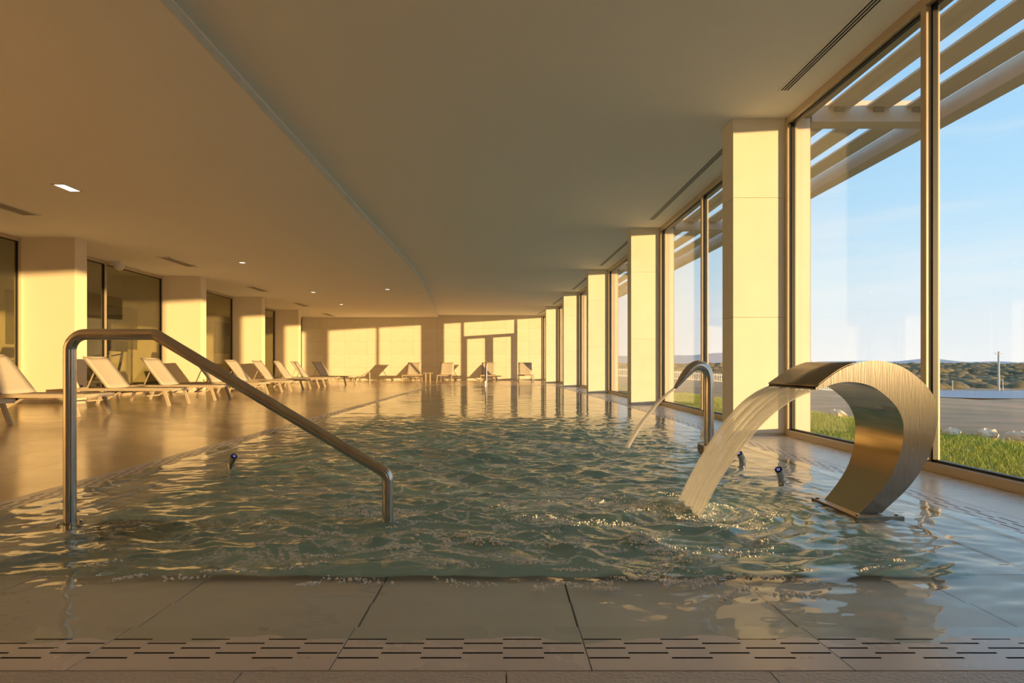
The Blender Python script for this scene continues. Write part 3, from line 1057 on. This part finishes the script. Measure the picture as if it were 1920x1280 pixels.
me.polygons.foreach_set('use_smooth', [True] * len(me.polygons))
ul = me.uv_layers.new(name='flow')
for lp in me.loops:
    ul.data[lp.index].uv = uvs[lp.vertex_index]
tag(link('water_sheet', me), 'broad sheet of water falling from the cascade spout', 'water')

# ------------------------------------------------------------------ gooseneck jet
gn = empty('gooseneck_jet', (1.784, 5.08, 0))
tag(gn, 'steel gooseneck pipe spraying a thin jet behind the cascade spout', 'fountain')
ctrl = [(0, 0.0), (0, 0.2), (0, 0.45), (0, 0.60), (-0.012, 0.675), (-0.05, 0.725), (-0.10, 0.738), (-0.15, 0.715), (-0.205, 0.66), (-0.26, 0.59), (-0.302, 0.535)]
path = resample(ctrl, 60)
rr_ = np.interp(np.linspace(0, 1, 60), [0, 0.62, 0.72, 0.82, 0.9, 1.0], [0.040, 0.040, 0.042, 0.040, 0.030, 0.013])
MB().tube([(p[0], -0.05 * max(0, -p[0]), p[1]) for p in path], list(rr_), 24).build('neck', 'steel', gn, smooth=True)
MB().box(-0.075, 0.075, -0.075, 0.075, -0.022, 0.052).build('foot', 'steel_dark', gn, bevel=0.004)
jt = []
for t in np.linspace(0, 1, 24):
    jt.append((1.784 - 0.300 - 0.375 * t, 5.08 - 0.015 + 0.20 * t, 0.538 - 0.30 * t - 0.245 * t * t))
jw = MB().tube(jt, [0.011 + 0.010 * t for t in np.linspace(0, 1, 24)], 12)
me = jw.mesh('water_jet', 'stream')
me.polygons.foreach_set('use_smooth', [True] * len(me.polygons))
ul = me.uv_layers.new(name='flow')
for lp in me.loops:
    ul.data[lp.index].uv = ((lp.vertex_index % 12) / 40, (lp.vertex_index // 12) / 24)
tag(link('water_jet', me), 'thin jet of water arching from the gooseneck pipe', 'water')

# ------------------------------------------------------------------ push buttons on bent pipes
for x, y, s, lb in ((-1.98, 4.27, 1, 'bent steel push button pipe with blue ring, left edge of the pool'),
                    (1.77, 3.72, -1, 'bent steel push button pipe between cascade spout and drain tiles'),
                    (1.80, 4.41, -1, 'bent steel push button pipe half hidden behind the falling water')):
    p = empty('push_button', (x, y, -0.02))
    tag(p, lb, 'button', 'push buttons around the pool')
    pts = [(0, 0, 0), (0.0, 0, 0.035), (0.006 * s, -0.004, 0.058), (0.022 * s, -0.016, 0.082), (0.036 * s, -0.028, 0.098)]
    MB().tube(pts, 0.0235, 18).build('pipe', 'steel', p, smooth=True)
    d = Vector((0.036 * s - 0.022 * s, -0.012, 0.016)).normalized()
    e = Vector(pts[-1])
    MB().tube([e - d * 0.002, e + d * 0.003], 0.0215, 18).build('button_face', 'black', p)
    MB().tube([e + d * 0.003, e + d * 0.005], 0.0095, 16).build('led_ring', 'blue_led', p)
    MB().tube([e + d * 0.005, e + d * 0.0065], 0.006, 12).build('button', 'steel', p)

# ------------------------------------------------------------------ loungers
def lounger():
    """local: foot end at x=0, head towards -x, width along y"""
    r = empty('sun_lounger')
    W = 0.33
    for s in (-1, 1):
        MB().bar((0.0, s * W, 0.30), (-1.95, s * W, 0.30), 0.03, 0.05).build('side_rail', 'lounger', r, bevel=0.005)
    MB().bar((-0.015, -W, 0.30), (-0.015, W, 0.30), 0.03, 0.05).build('end_rail', 'lounger', r, bevel=0.005)
    MB().bar((-1.935, -W, 0.30), (-1.935, W, 0.30), 0.03, 0.05).build('end_rail', 'lounger', r, bevel=0.005)
    for s in (-1, 1):
        MB().bar((-0.16, s * W, 0.29), (-0.06, s * (W + 0.01), 0.0), 0.035, 0.055, up=(1, 0, 0)).build('leg', 'lounger', r, bevel=0.004)
        MB().bar((-1.72, s * W, 0.29), (-1.84, s * (W + 0.01), 0.0), 0.035, 0.055, up=(1, 0, 0)).build('leg', 'lounger', r, bevel=0.004)
    # sling seat with a slight sag
    b = MB()
    n = 14
    for k in range(n + 1):
        x = -0.03 - 1.17 * k / n
        for j in range(7):
            y = -0.324 + 0.108 * j
            b.v.append((x, y, 0.330 - 0.012 * (1 - (y / 0.324) ** 2)))
    for k in range(n):
        for j in range(6):
            a = k * 7 + j
            b.f.append((a, a + 1, a + 8, a + 7))
            b.mi.append(0)
    thicken(b.build('seat_sling', 'sling', r, smooth=True), 0.008)
    # raised back
    A = R(52)
    ca, sa = math.cos(A), math.sin(A)
    hx, hz = -1.20, 0.325
    Lb = 0.72
    for s in (-1, 1):
        MB().bar((hx, s * 0.305, hz), (hx - Lb * ca, s * 0.305, hz + Lb * sa), 0.024, 0.03, up=(sa, 0, ca)).build('back_rail', 'lounger', r)
        MB().bar((hx - 0.42 * ca, s * 0.27, hz + 0.42 * sa), (-1.62, s * 0.27, 0.29), 0.016, 0.016).build('prop', 'lounger', r)
    b = MB()
    for k in range(9):
        u = Lb * k / 8
        for j in range(7):
            y = -0.324 + 0.108 * j
            sag = 0.018 * (1 - (y / 0.324) ** 2) - 0.02
            b.v.append((hx - u * ca - sag * sa, y, hz + u * sa - sag * ca))
    for k in range(8):
        for j in range(6):
            a = k * 7 + j
            b.f.append((a, a + 1, a + 8, a + 7))
            b.mi.append(0)
    thicken(b.build('back_sling', 'sling', r, smooth=True), 0.008)
    MB().bar((hx - Lb * ca, -0.32, hz + Lb * sa), (hx - Lb * ca, 0.32, hz + Lb * sa), 0.022, 0.022).build('top_bar', 'lounger', r)
    # folding brace under the back
    MB().bar((-1.30, -0.29, 0.27), (-1.62, -0.29, 0.09), 0.02, 0.03).build('brace', 'lounger', r)
    MB().bar((-1.30, 0.29, 0.27), (-1.62, 0.29, 0.09), 0.02, 0.03).build('brace', 'lounger', r)
    MB().bar((-1.62, -0.29, 0.09), (-1.62, 0.29, 0.09), 0.025, 0.025).build('brace_bar', 'lounger', r)
    return r
proto = lounger()
G_ROW = 'loungers in the row along the left deck'
G_FAR = 'loungers before the far wall'
spots = [(-6.02, 6.90, 0, 'lounger cut off by the left picture edge, only its dark foot leg showing', G_ROW),
         (-5.98, 8.69, 0, 'nearest sling lounger at the left, its back cut by the picture edge', G_ROW),
         (-6.00, 11.00, 0, 'cream backed sling lounger seen under the top of the large handrail', G_ROW),
         (-6.00, 12.70, 0, 'sling lounger with half shaded back before the second cream column', G_ROW),
         (-6.00, 14.80, 0, 'sling lounger partly hidden by the sloping tube of the large handrail', G_ROW),
         (-6.02, 16.50, 0, 'grey shaded sling lounger before the third cream column', G_ROW),
         (-6.05, 18.30, 0, 'sling lounger just right of the third cream column', G_ROW),
         (-6.08, 19.95, 0, 'sling lounger before the fourth cream column', G_ROW),
         (-6.12, 21.75, 0, 'last sling lounger of the left row, at the corner of the far wall', G_ROW),
         (-6.02, 23.4, -18, 'angled grey backed sling lounger left of the low bent tube', G_FAR),
         (-4.30, 26.9, -90, 'cream sling lounger facing the pool, leftmost of those facing it', G_FAR),
         (-2.70, 26.9, -90, 'shaded sling lounger facing the pool, second from the left of those facing it', G_FAR),
         (-0.70, 26.9, -90, 'sling lounger facing the pool behind the tiny far handrail', G_FAR),
         (1.07, 26.9, -90, 'rightmost sling lounger facing the pool before the far wall', G_FAR)]
for i, (x, y, a, lb, g) in enumerate(spots):
    o = proto if i == 0 else copy_tree(proto)
    o.location = (x, y, 0)
    o.rotation_euler = (0, 0, R(a))
    tag(o, lb, 'sun lounger', g)
st = empty('side_table', (-3.42, 26.8, 0))
tag(st, 'small side table between two loungers before the far wall', 'table')
MB().box(-0.2, 0.2, -0.2, 0.2, 0.40, 0.425).build('table_top', 'lounger', st)
for sx in (-1, 1):
    for sy in (-1, 1):
        MB().box(0.10 * sx - 0.015, 0.10 * sx + 0.015, 0.1 * sy - 0.015, 0.1 * sy + 0.015, 0.0, 0.40).build('leg', 'lounger', st)

# ------------------------------------------------------------------ pool water
ya = np.r_[np.arange(1.46, 8.5, 0.014), np.arange(8.5, 13, 0.028), np.arange(13, 22.3, 0.05)]
ncx = 340
U = np.linspace(0, 1, ncx)
XL = -2.60
XR = np.array([interp(y, DRAIN_R) - 0.10 for y in ya])
X = XL + (XR - XL)[:, None] * U[None, :]
Y = np.repeat(ya[:, None], ncx, 1)
Z = np.zeros_like(X)
def sm(a, b, v):
    t = np.clip((v - a) / (b - a), 0, 1)
    return t * t * (3 - 2 * t)
inR = np.array([inner_r(y) for y in ya])[:, None]
in_basin = sm(-2.15, -1.75, X) * (1 - sm(inR - 0.15, inR + 0.25, X)) * sm(2.0, 2.35, Y)
on_ledge = sm(-2.60, -2.25, X) * (1 - sm(inR + 0.2, inR + 0.65, X)) * sm(1.62, 1.95, Y)
churn = np.exp(-((X - 0.2) / 1.9) ** 2) * (1 - sm(5.4, 8.2, Y)) * in_basin
amp = 0.0005 + 0.0016 * on_ledge + 0.0014 * in_basin * (1 - sm(8, 12, Y)) + 0.0023 * churn
wx = X + 0.12 * np.sin(1.7 * Y + 0.6) + 0.07 * np.sin(3.1 * X + 2.3 * Y)
wy = Y + 0.10 * np.sin(2.1 * X + 1.1) + 0.05 * np.sin(4.1 * Y - 1.7 * X)
acc = np.zeros_like(X)
tot = 0
for k in range(46):
    lam = 0.07 * (6.0 ** rng.random())
    th = rng.normal(math.pi / 2, 0.55)
    ph_ = rng.random() * 6.28
    a = lam ** 0.9
    acc += a * np.sin((wx * math.cos(th) + wy * math.sin(th)) * 2 * math.pi / lam + ph_)
    tot += a * a
acc /= math.sqrt(tot / 2)
sharp = acc + 0.35 * (acc * acc - 1) * churn
calm = np.zeros_like(X)
for k in range(16):
    lam = 0.25 * (4.0 ** rng.random())
    th = rng.normal(math.pi / 2, 0.45)
    calm += lam * np.sin((X * math.cos(th) + Y * math.sin(th)) * 2 * math.pi / lam + rng.random() * 6.28)
calm /= calm.std()
Z = amp * sharp * (1 - sm(7, 10, Y)) + calm * 0.0016 * sm(6, 10, Y) * on_ledge
for (cx, cy, a0, lam, dec) in ((0.96, 3.0, 0.007, 0.09, 0.5), (1.10, 5.27, 0.006, 0.10, 0.45), (1.68, 3.05, 0.0016, 0.05, 0.25), (-0.54, 2.75, 0.002, 0.07, 0.25), (1.77, 3.70, 0.0012, 0.05, 0.2)):
    d = np.hypot(X - cx, Y - cy)
    Z += a0 * np.exp(-d / dec) * np.sin(2 * math.pi * d / lam) * on_ledge
froth = 0.55 * np.exp(-(((X - 0.93) / 0.13) ** 2 + ((Y - 3.0) / 0.22) ** 2)) + 0.38 * np.exp(-(((X - 0.45) / 0.50) ** 2 + ((Y - 3.25) / 0.32) ** 2))
froth += 0.6 * np.exp(-(((X - 1.08) / 0.08) ** 2 + ((Y - 5.28) / 0.14) ** 2)) + 0.45 * np.exp(-(((X - 0.62) / 0.45) ** 2 + ((Y - 5.2) / 0.30) ** 2))
froth = np.clip(froth, 0, 1)
Z += -0.006
pool_in = sm(-1.96, -1.93, X) * (1 - sm(inR - 0.01, inR + 0.02, X)) * sm(2.050, 2.066, Y) * (1 - sm(POOL_Y1 - 0.05, POOL_Y1, Y))
stairs = 1 - sm(2.78, 2.85, Y)
murk = 0.86 * pool_in * (1 - stairs * (1 - sm(-2.0, -0.8, X)) * 0.75)
nr = len(ya)
verts = np.c_[X.ravel(), Y.ravel(), Z.ravel()]
idx = np.arange(nr * ncx).reshape(nr, ncx)
faces = np.stack([idx[:-1, :-1], idx[:-1, 1:], idx[1:, 1:], idx[1:, :-1]], -1).reshape(-1, 4)
me = bpy.data.meshes.new('pool_water')
me.vertices.add(len(verts))
me.vertices.foreach_set('co', verts.ravel())
me.loops.add(faces.size)
me.loops.foreach_set('vertex_index', faces.ravel())
me.polygons.add(len(faces))
me.polygons.foreach_set('loop_start', np.arange(0, faces.size, 4))
me.polygons.foreach_set('loop_total', np.full(len(faces), 4))
me.polygons.foreach_set('use_smooth', np.ones(len(faces), bool))
me.update(calc_edges=True)
for nm, arr in (('churn', np.clip(churn * 1.05, 0, 1)), ('froth', froth), ('murk', murk)):
    at = me.attributes.new(nm, 'FLOAT', 'POINT')
    at.data.foreach_set('value', arr.ravel().astype(np.float32))
me.materials.append(M['water'])
water = tag(link('pool_water', me), 'rippled green pool water churned by jets, spilling over the ledges', 'water', kind='stuff')

# foam bubbles floating in clumps
ico_v, ico_f = [], []
g = (1 + 5 ** 0.5) / 2
for a, b in ((1, g), (-1, g), (1, -g), (-1, -g)):
    ico_v += [(0, a, b), (a, b, 0), (b, 0, a)]
ico_v = np.array(ico_v) / math.hypot(1, g)
from itertools import combinations
for c in combinations(range(12), 3):
    p = ico_v[list(c)]
    if all(abs(np.linalg.norm(p[i] - p[(i + 1) % 3]) - 1.0515) < 0.01 for i in range(3)):
        nrm = np.cross(p[1] - p[0], p[2] - p[0])
        ico_f.append(c if nrm.dot(p.mean(0)) > 0 else (c[0], c[2], c[1]))
cl = []
for k in range(120):
    y = 1.86 + abs(rng.normal(0, 0.75))
    x = rng.normal(0.35, 0.75) if rng.random() < 0.75 else rng.uniform(-1.4, 1.3)
    if -1.6 < x < 1.45 and y < 4.4:
        cl.append((x, y, rng.integers(12, 60), 0.012 + 0.026 * rng.random()))
for k in range(34):
    cl.append((rng.normal(0.92, 0.16), rng.normal(2.9, 0.14), rng.integers(10, 40), 0.03))
fv, ff = [], []
for (x, y, n, s) in cl:
    an = rng.normal(0, 0.5)
    for _ in range(n):
        u, v = rng.normal(0, s * 1.8), rng.normal(0, s * 0.4)
        px, py = x + u * math.cos(an) - v * math.sin(an), y + u * math.sin(an) + v * math.cos(an)
        if py < 1.72:
            continue
        j = min(np.searchsorted(ya, py), nr - 1)
        i = int(np.clip((px - XL) / (XR[j] - XL) * (ncx - 1), 0, ncx - 1))
        r = 0.0020 + 0.0042 * rng.random() ** 2
        o = len(fv) * 12
        fv.append(ico_v * r + np.array([px, py, Z[j, i] + r * 0.3]))
        ff.append(np.array(ico_f) + o)
fv, ff = np.vstack(fv), np.vstack(ff)
me = bpy.data.meshes.new('foam')
me.from_pydata(fv.tolist(), [], ff.tolist())
me.polygons.foreach_set('use_smooth', [True] * len(me.polygons))
me.materials.append(M['foam'])
tag(link('foam', me), 'white bubble foam drifting on the front of the pool', 'foam', kind='stuff')

# ------------------------------------------------------------------ pergola outside
pg = empty('pergola', (3.3, 6.0, 3.3))
tag(pg, 'pale slatted pergola outside above the windows', 'pergola')
def pbox(b, name, mat):
    b.v = [(x - 3.3, y - 6.0, z - 3.3) for x, y, z in b.v]
    return b.build(name, mat, pg)
nodes_y = [-14.8, -9.7, -4.7] + [y for y, x in COL_R] + [30.0]
for k in range(len(nodes_y) - 1):
    ya_, yb_ = nodes_y[k], nodes_y[k + 1]
    P, Q = (interp(ya_, GLZ_R), ya_), (interp(yb_, GLZ_R), yb_)
    Lg = math.hypot(Q[0] - P[0], Q[1] - P[1])
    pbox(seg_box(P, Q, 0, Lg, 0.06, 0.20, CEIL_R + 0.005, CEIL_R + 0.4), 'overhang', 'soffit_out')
    pbox(seg_box(P, Q, 0, Lg, 1.56, 1.75, 3.30, 3.485), 'edge_beam', 'concrete')
    d = Vector((Q[0] - P[0], Q[1] - P[1], 0)).normalized()
    n = Vector((d.y, -d.x, 0))
    for j, c in enumerate((0.535, 0.945, 1.355)):
        hwid, tz = 0.120, -0.012
        b = MB()
        a0 = Vector((P[0], P[1], 0)) + n * (c - hwid)
        a1 = Vector((P[0], P[1], 0)) + n * (c + hwid)
        b0, b1 = a0 + d * Lg, a1 + d * Lg
        z0, z1 = 3.45, 3.45 + tz
        pt = [(a0.x, a0.y, z0), (a1.x, a1.y, z1), (b1.x, b1.y, z1), (b0.x, b0.y, z0)]
        b.hexa(pt + [(x, y, z + 0.022) for x, y, z in pt])
        pbox(b, 'slat', 'concrete')
    P2 = (P[0], P[1] + 0.05)
    pbox(MB().box(P[0] + 0.25, P[0] + 1.60, ya_ + 0.03, ya_ + 0.22, 3.30, 3.52), 'cross_beam', 'concrete')
    for j, c in enumerate((0.535, 0.945, 1.355)):
        pbox(MB().box(P[0] + c - 0.05, P[0] + c + 0.05, ya_ + 0.0, ya_ + 0.03, 3.40, 3.47), 'bracket', 'grey')

# ------------------------------------------------------------------ grounds outside
def ground_z(x, y):
    q = np.clip((x - 6.3) / 45, 0, 1)
    z = -0.25 - 2.45 * (q * q * (3 - 2 * q))
    q2 = np.clip((y - 86) / 150, 0, 1)
    z = z + 3.0 * q2 * q2 * (3 - 2 * q2)
    return z
def gmesh(name, xs, ys_, dz, mat, rough=0.0):
    Xg, Yg = np.meshgrid(xs, ys_)
    Zg = ground_z(Xg, Yg) + dz
    if rough:
        far_ = np.clip((Xg - 6.6) / 6, 0, 1) * np.clip(np.hypot(Xg, Yg) / 30, 0.3, 4)
        Zg = Zg + rough * far_ * (np.sin(Xg * 0.9 + np.sin(Yg * 0.7) * 2) * np.sin(Yg * 0.55 + 1.3 * np.sin(Xg * 0.4)) + 0.6 * rng.random(Xg.shape))
    v = np.c_[Xg.ravel(), Yg.ravel(), Zg.ravel()]
    i = np.arange(v.shape[0]).reshape(Xg.shape)
    f = np.stack([i[:-1, :-1], i[:-1, 1:], i[1:, 1:], i[1:, :-1]], -1).reshape(-1, 4)
    me = bpy.data.meshes.new(name)
    me.from_pydata(v.tolist(), [], f.tolist())
    me.polygons.foreach_set('use_smooth', [True] * len(me.polygons))
    me.materials.append(M[mat])
    return link(name, me)
xs = np.r_[np.arange(2.9, 12, 0.25), np.geomspace(12, 420, 90)]
yv = np.r_[np.arange(-40, 0, 2.0), np.arange(0, 30, 0.4), np.geomspace(30, 420, 120)]
tag(gmesh('ground', xs, yv, 0.0, 'dirt', 0.035), 'bare brown earth sloping away outside the windows', 'ground', kind='structure')
tag(gmesh('lawn', np.linspace(3.05, 6.25, 14), np.linspace(-12, 40, 60), 0.03, 'lawn'), 'strip of lawn along the outside of the windows', 'lawn', kind='structure')
nb = 110000
bx = 3.32 + 2.95 * rng.random(nb)
by = 3.0 + 17.0 * rng.random(nb) ** 1.25
bh = 0.03 + 0.05 * rng.random(nb)
an = rng.random(nb) * math.pi
wv = 0.003 + 0.003 * rng.random(nb)
lean = rng.normal(0, 0.03, (nb, 2))
bz = -0.22 + np.zeros(nb)
v0 = np.c_[bx - wv * np.cos(an), by - wv * np.sin(an), bz]
v1 = np.c_[bx + wv * np.cos(an), by + wv * np.sin(an), bz]
v2 = np.c_[bx + lean[:, 0], by + lean[:, 1], bz + bh]
vv = np.stack([v0, v1, v2], 1).reshape(-1, 3)
me = bpy.data.meshes.new('grass')
me.vertices.add(nb * 3)
me.vertices.foreach_set('co', vv.ravel())
me.loops.add(nb * 3)
me.loops.foreach_set('vertex_index', np.arange(nb * 3))
me.polygons.add(nb)
me.polygons.foreach_set('loop_start', np.arange(0, nb * 3, 3))
me.polygons.foreach_set('loop_total', np.full(nb, 3))
me.update(calc_edges=True)
me.materials.append(M['blade'])
tag(link('grass', me), 'sunlit yellow green grass blades outside the windows', 'grass', kind='stuff')

rocks = [(6.12, 8.00, 0.14, 'rock_w', 'pale rock at the lawn edge, cut by the window mullion'),
         (6.33, 8.22, 0.10, 'rock_w', 'small pale rock leaning on a larger one at the lawn edge'),
         (6.42, 7.78, 0.16, 'rock_w', 'large pale rock second from the window mullion'),
         (6.50, 7.40, 0.16, 'rock_w', 'flat pale rock with an orange end, third from the window mullion'),
         (6.80, 7.32, 0.17, 'rock_o', 'orange rock at the lawn edge near the right picture edge'),
         (6.85, 6.98, 0.16, 'rock_o', 'orange rock cut by the right picture edge'),
         (6.20, 10.9, 0.18, 'rock_w', 'pale rock at the lawn edge seen through the cascade spout'),
         (6.25, 12.6, 0.18, 'rock_w', 'pale rock at the lawn edge seen beside the gooseneck jet')]
for x, y, s, mt, lb in rocks:
    v = []
    ph0 = rng.random(6) * 6
    sub = []
    b = MB()
    nn, mm = 12, 7
    for i in range(mm):
        t = math.pi * (i + 0.5) / mm
        for j in range(nn):
            p = 2 * math.pi * j / nn
            rr = 1 + 0.16 * math.sin(3 * p + ph0[0]) * math.sin(2 * t + ph0[1]) + 0.10 * math.sin(5 * p + ph0[2] + 3 * t) + 0.05 * rng.normal()
            b.v.append((s * rr * math.sin(t) * math.cos(p) * 0.95, s * rr * math.sin(t) * math.sin(p) * 0.7, s * 0.55 * rr * math.cos(t)))
    for i in range(mm - 1):
        for j in range(nn):
            a, c = i * nn + j, i * nn + (j + 1) % nn
            b.f.append((a, a + nn, c + nn, c))
            b.mi.append(0)
    b.f.append(tuple(range(nn)))
    b.f.append(tuple(reversed(range((mm - 1) * nn, mm * nn))))
    b.mi += [0, 0]
    o = b.build('rock', mt)
    o.location = (x, y, -0.25 + s * 0.42)
    o.rotation_euler = (0, 0, rng.random() * 3)
    tag(o, lb, 'rock', 'rocks along the lawn edge')

tag(gmesh('road', np.geomspace(9, 420, 60), np.linspace(60, 79, 6), 0.12, 'road'), 'grey road crossing behind the bare earth', 'road', kind='structure')
# white fence before the road
fe = empty('fence', (10, 57, float(ground_z(10, 57))))
tag(fe, 'low white picket fence before the road', 'fence')
fb = MB()
for k in range(150):
    x = 10 + 0.17 * k
    z = float(ground_z(x, 57)) - float(ground_z(10, 57))
    fb.box(x - 10 - 0.03, x - 10 + 0.03, -0.02, 0.02, z, z + 0.85)
tag(fb.build('pickets', 'white', fe), kind='stuff')
for zz in (0.12, 0.72):
    pts = [(10 + 1.7 * k, float(ground_z(10 + 1.7 * k, 57)) - float(ground_z(10, 57)) + zz) for k in range(16)]
    rb = MB()
    for p, q in zip(pts[:-1], pts[1:]):
        rb.bar((p[0] - 10, 0.03, p[1]), (q[0] - 10, 0.03, q[1]), 0.04, 0.07)
    rb.build('rail', 'white', fe)
# utility pole and marker posts
def gpost(name, x, y, h, r, label, cross=False):
    t = empty(name, (x, y, float(ground_z(x, y))))
    tag(t, label, 'post')
    MB().tube([(0, 0, 0), (0, 0, h)], [r, r * 0.7], 10).build('shaft', 'wood', t, smooth=True)
    if cross:
        MB().box(-0.5, 0.5, -0.06, 0.06, h - 0.35, h - 0.25).build('cross_arm', 'wood', t)
        for s in (-0.4, 0, 0.4):
            MB().disc((s, 0, h - 0.25), 0.04, 0.12, 8).build('insulator', 'white', t)
    else:
        MB().disc((0, 0, h), r * 1.15, 0.03, 10).build('cap', 'white', t)
gpost('utility_pole', 0.845 * 79.5, 79.5, 5.4, 0.16, 'tall thin utility pole beside the road at the far right', True)
gpost('marker_post', 0.766 * 81, 81, 1.4, 0.10, 'short pale marker post left of the utility pole')
gpost('marker_post', 0.852 * 80, 80, 1.6, 0.08, 'short marker post close to the foot of the utility pole')

# scrub on the rise and distant hills
sv, sf = [], []
for k in range(2400):
    y = 88 + 210 * rng.random() ** 1.1
    x = y * rng.uniform(0.1, 1.35)
    s = rng.uniform(0.6, 1.5) * (0.6 + y / 200)
    z = float(ground_z(x, y))
    o = len(sv) * 12
    sv.append(ico_v * np.array([s * 1.3, s, s * 0.62]) * (0.75 + 0.5 * rng.random((12, 1))) + np.array([x, y, z + 0.1 * s]))
    sf.append(np.array(ico_f) + o)
sv, sf = np.vstack(sv), np.vstack(sf)
me = bpy.data.meshes.new('scrub')
me.from_pydata(sv.tolist(), [], sf.tolist())
me.polygons.foreach_set('use_smooth', [True] * len(me.polygons))
me.materials.append(M['scrub'])
tag(link('scrub', me), 'olive scrub covering the rise beyond the road', 'bushes', kind='stuff')

hx_ = np.linspace(-200, 3400, 120)
hb = MB()
hz_ = 22 + 18 * np.sin(hx_ * 0.0031 + 0.4) * np.sin(hx_ * 0.0012 + 1.1) + 7 * np.sin(hx_ * 0.011) + 3 * np.sin(hx_ * 0.03)
for k in range(len(hx_) - 1):
    a, b2, za, zb = hx_[k], hx_[k + 1], hz_[k], hz_[k + 1]
    hb.quad((a, 1500, -8), (b2, 1500, -8), (b2, 1800, zb), (a, 1800, za))
    hb.quad((a, 1800, za), (b2, 1800, zb), (b2, 2200, -8), (a, 2200, -8))
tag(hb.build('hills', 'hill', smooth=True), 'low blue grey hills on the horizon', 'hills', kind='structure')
fp = MB()
fp.quad((2.9, 300, -0.5), (3400, 300, -0.5), (3400, 1520, -8), (2.9, 1520, -8))
tag(fp.build('plain', 'dirt'), 'distant plain before the hills', 'ground', kind='structure')
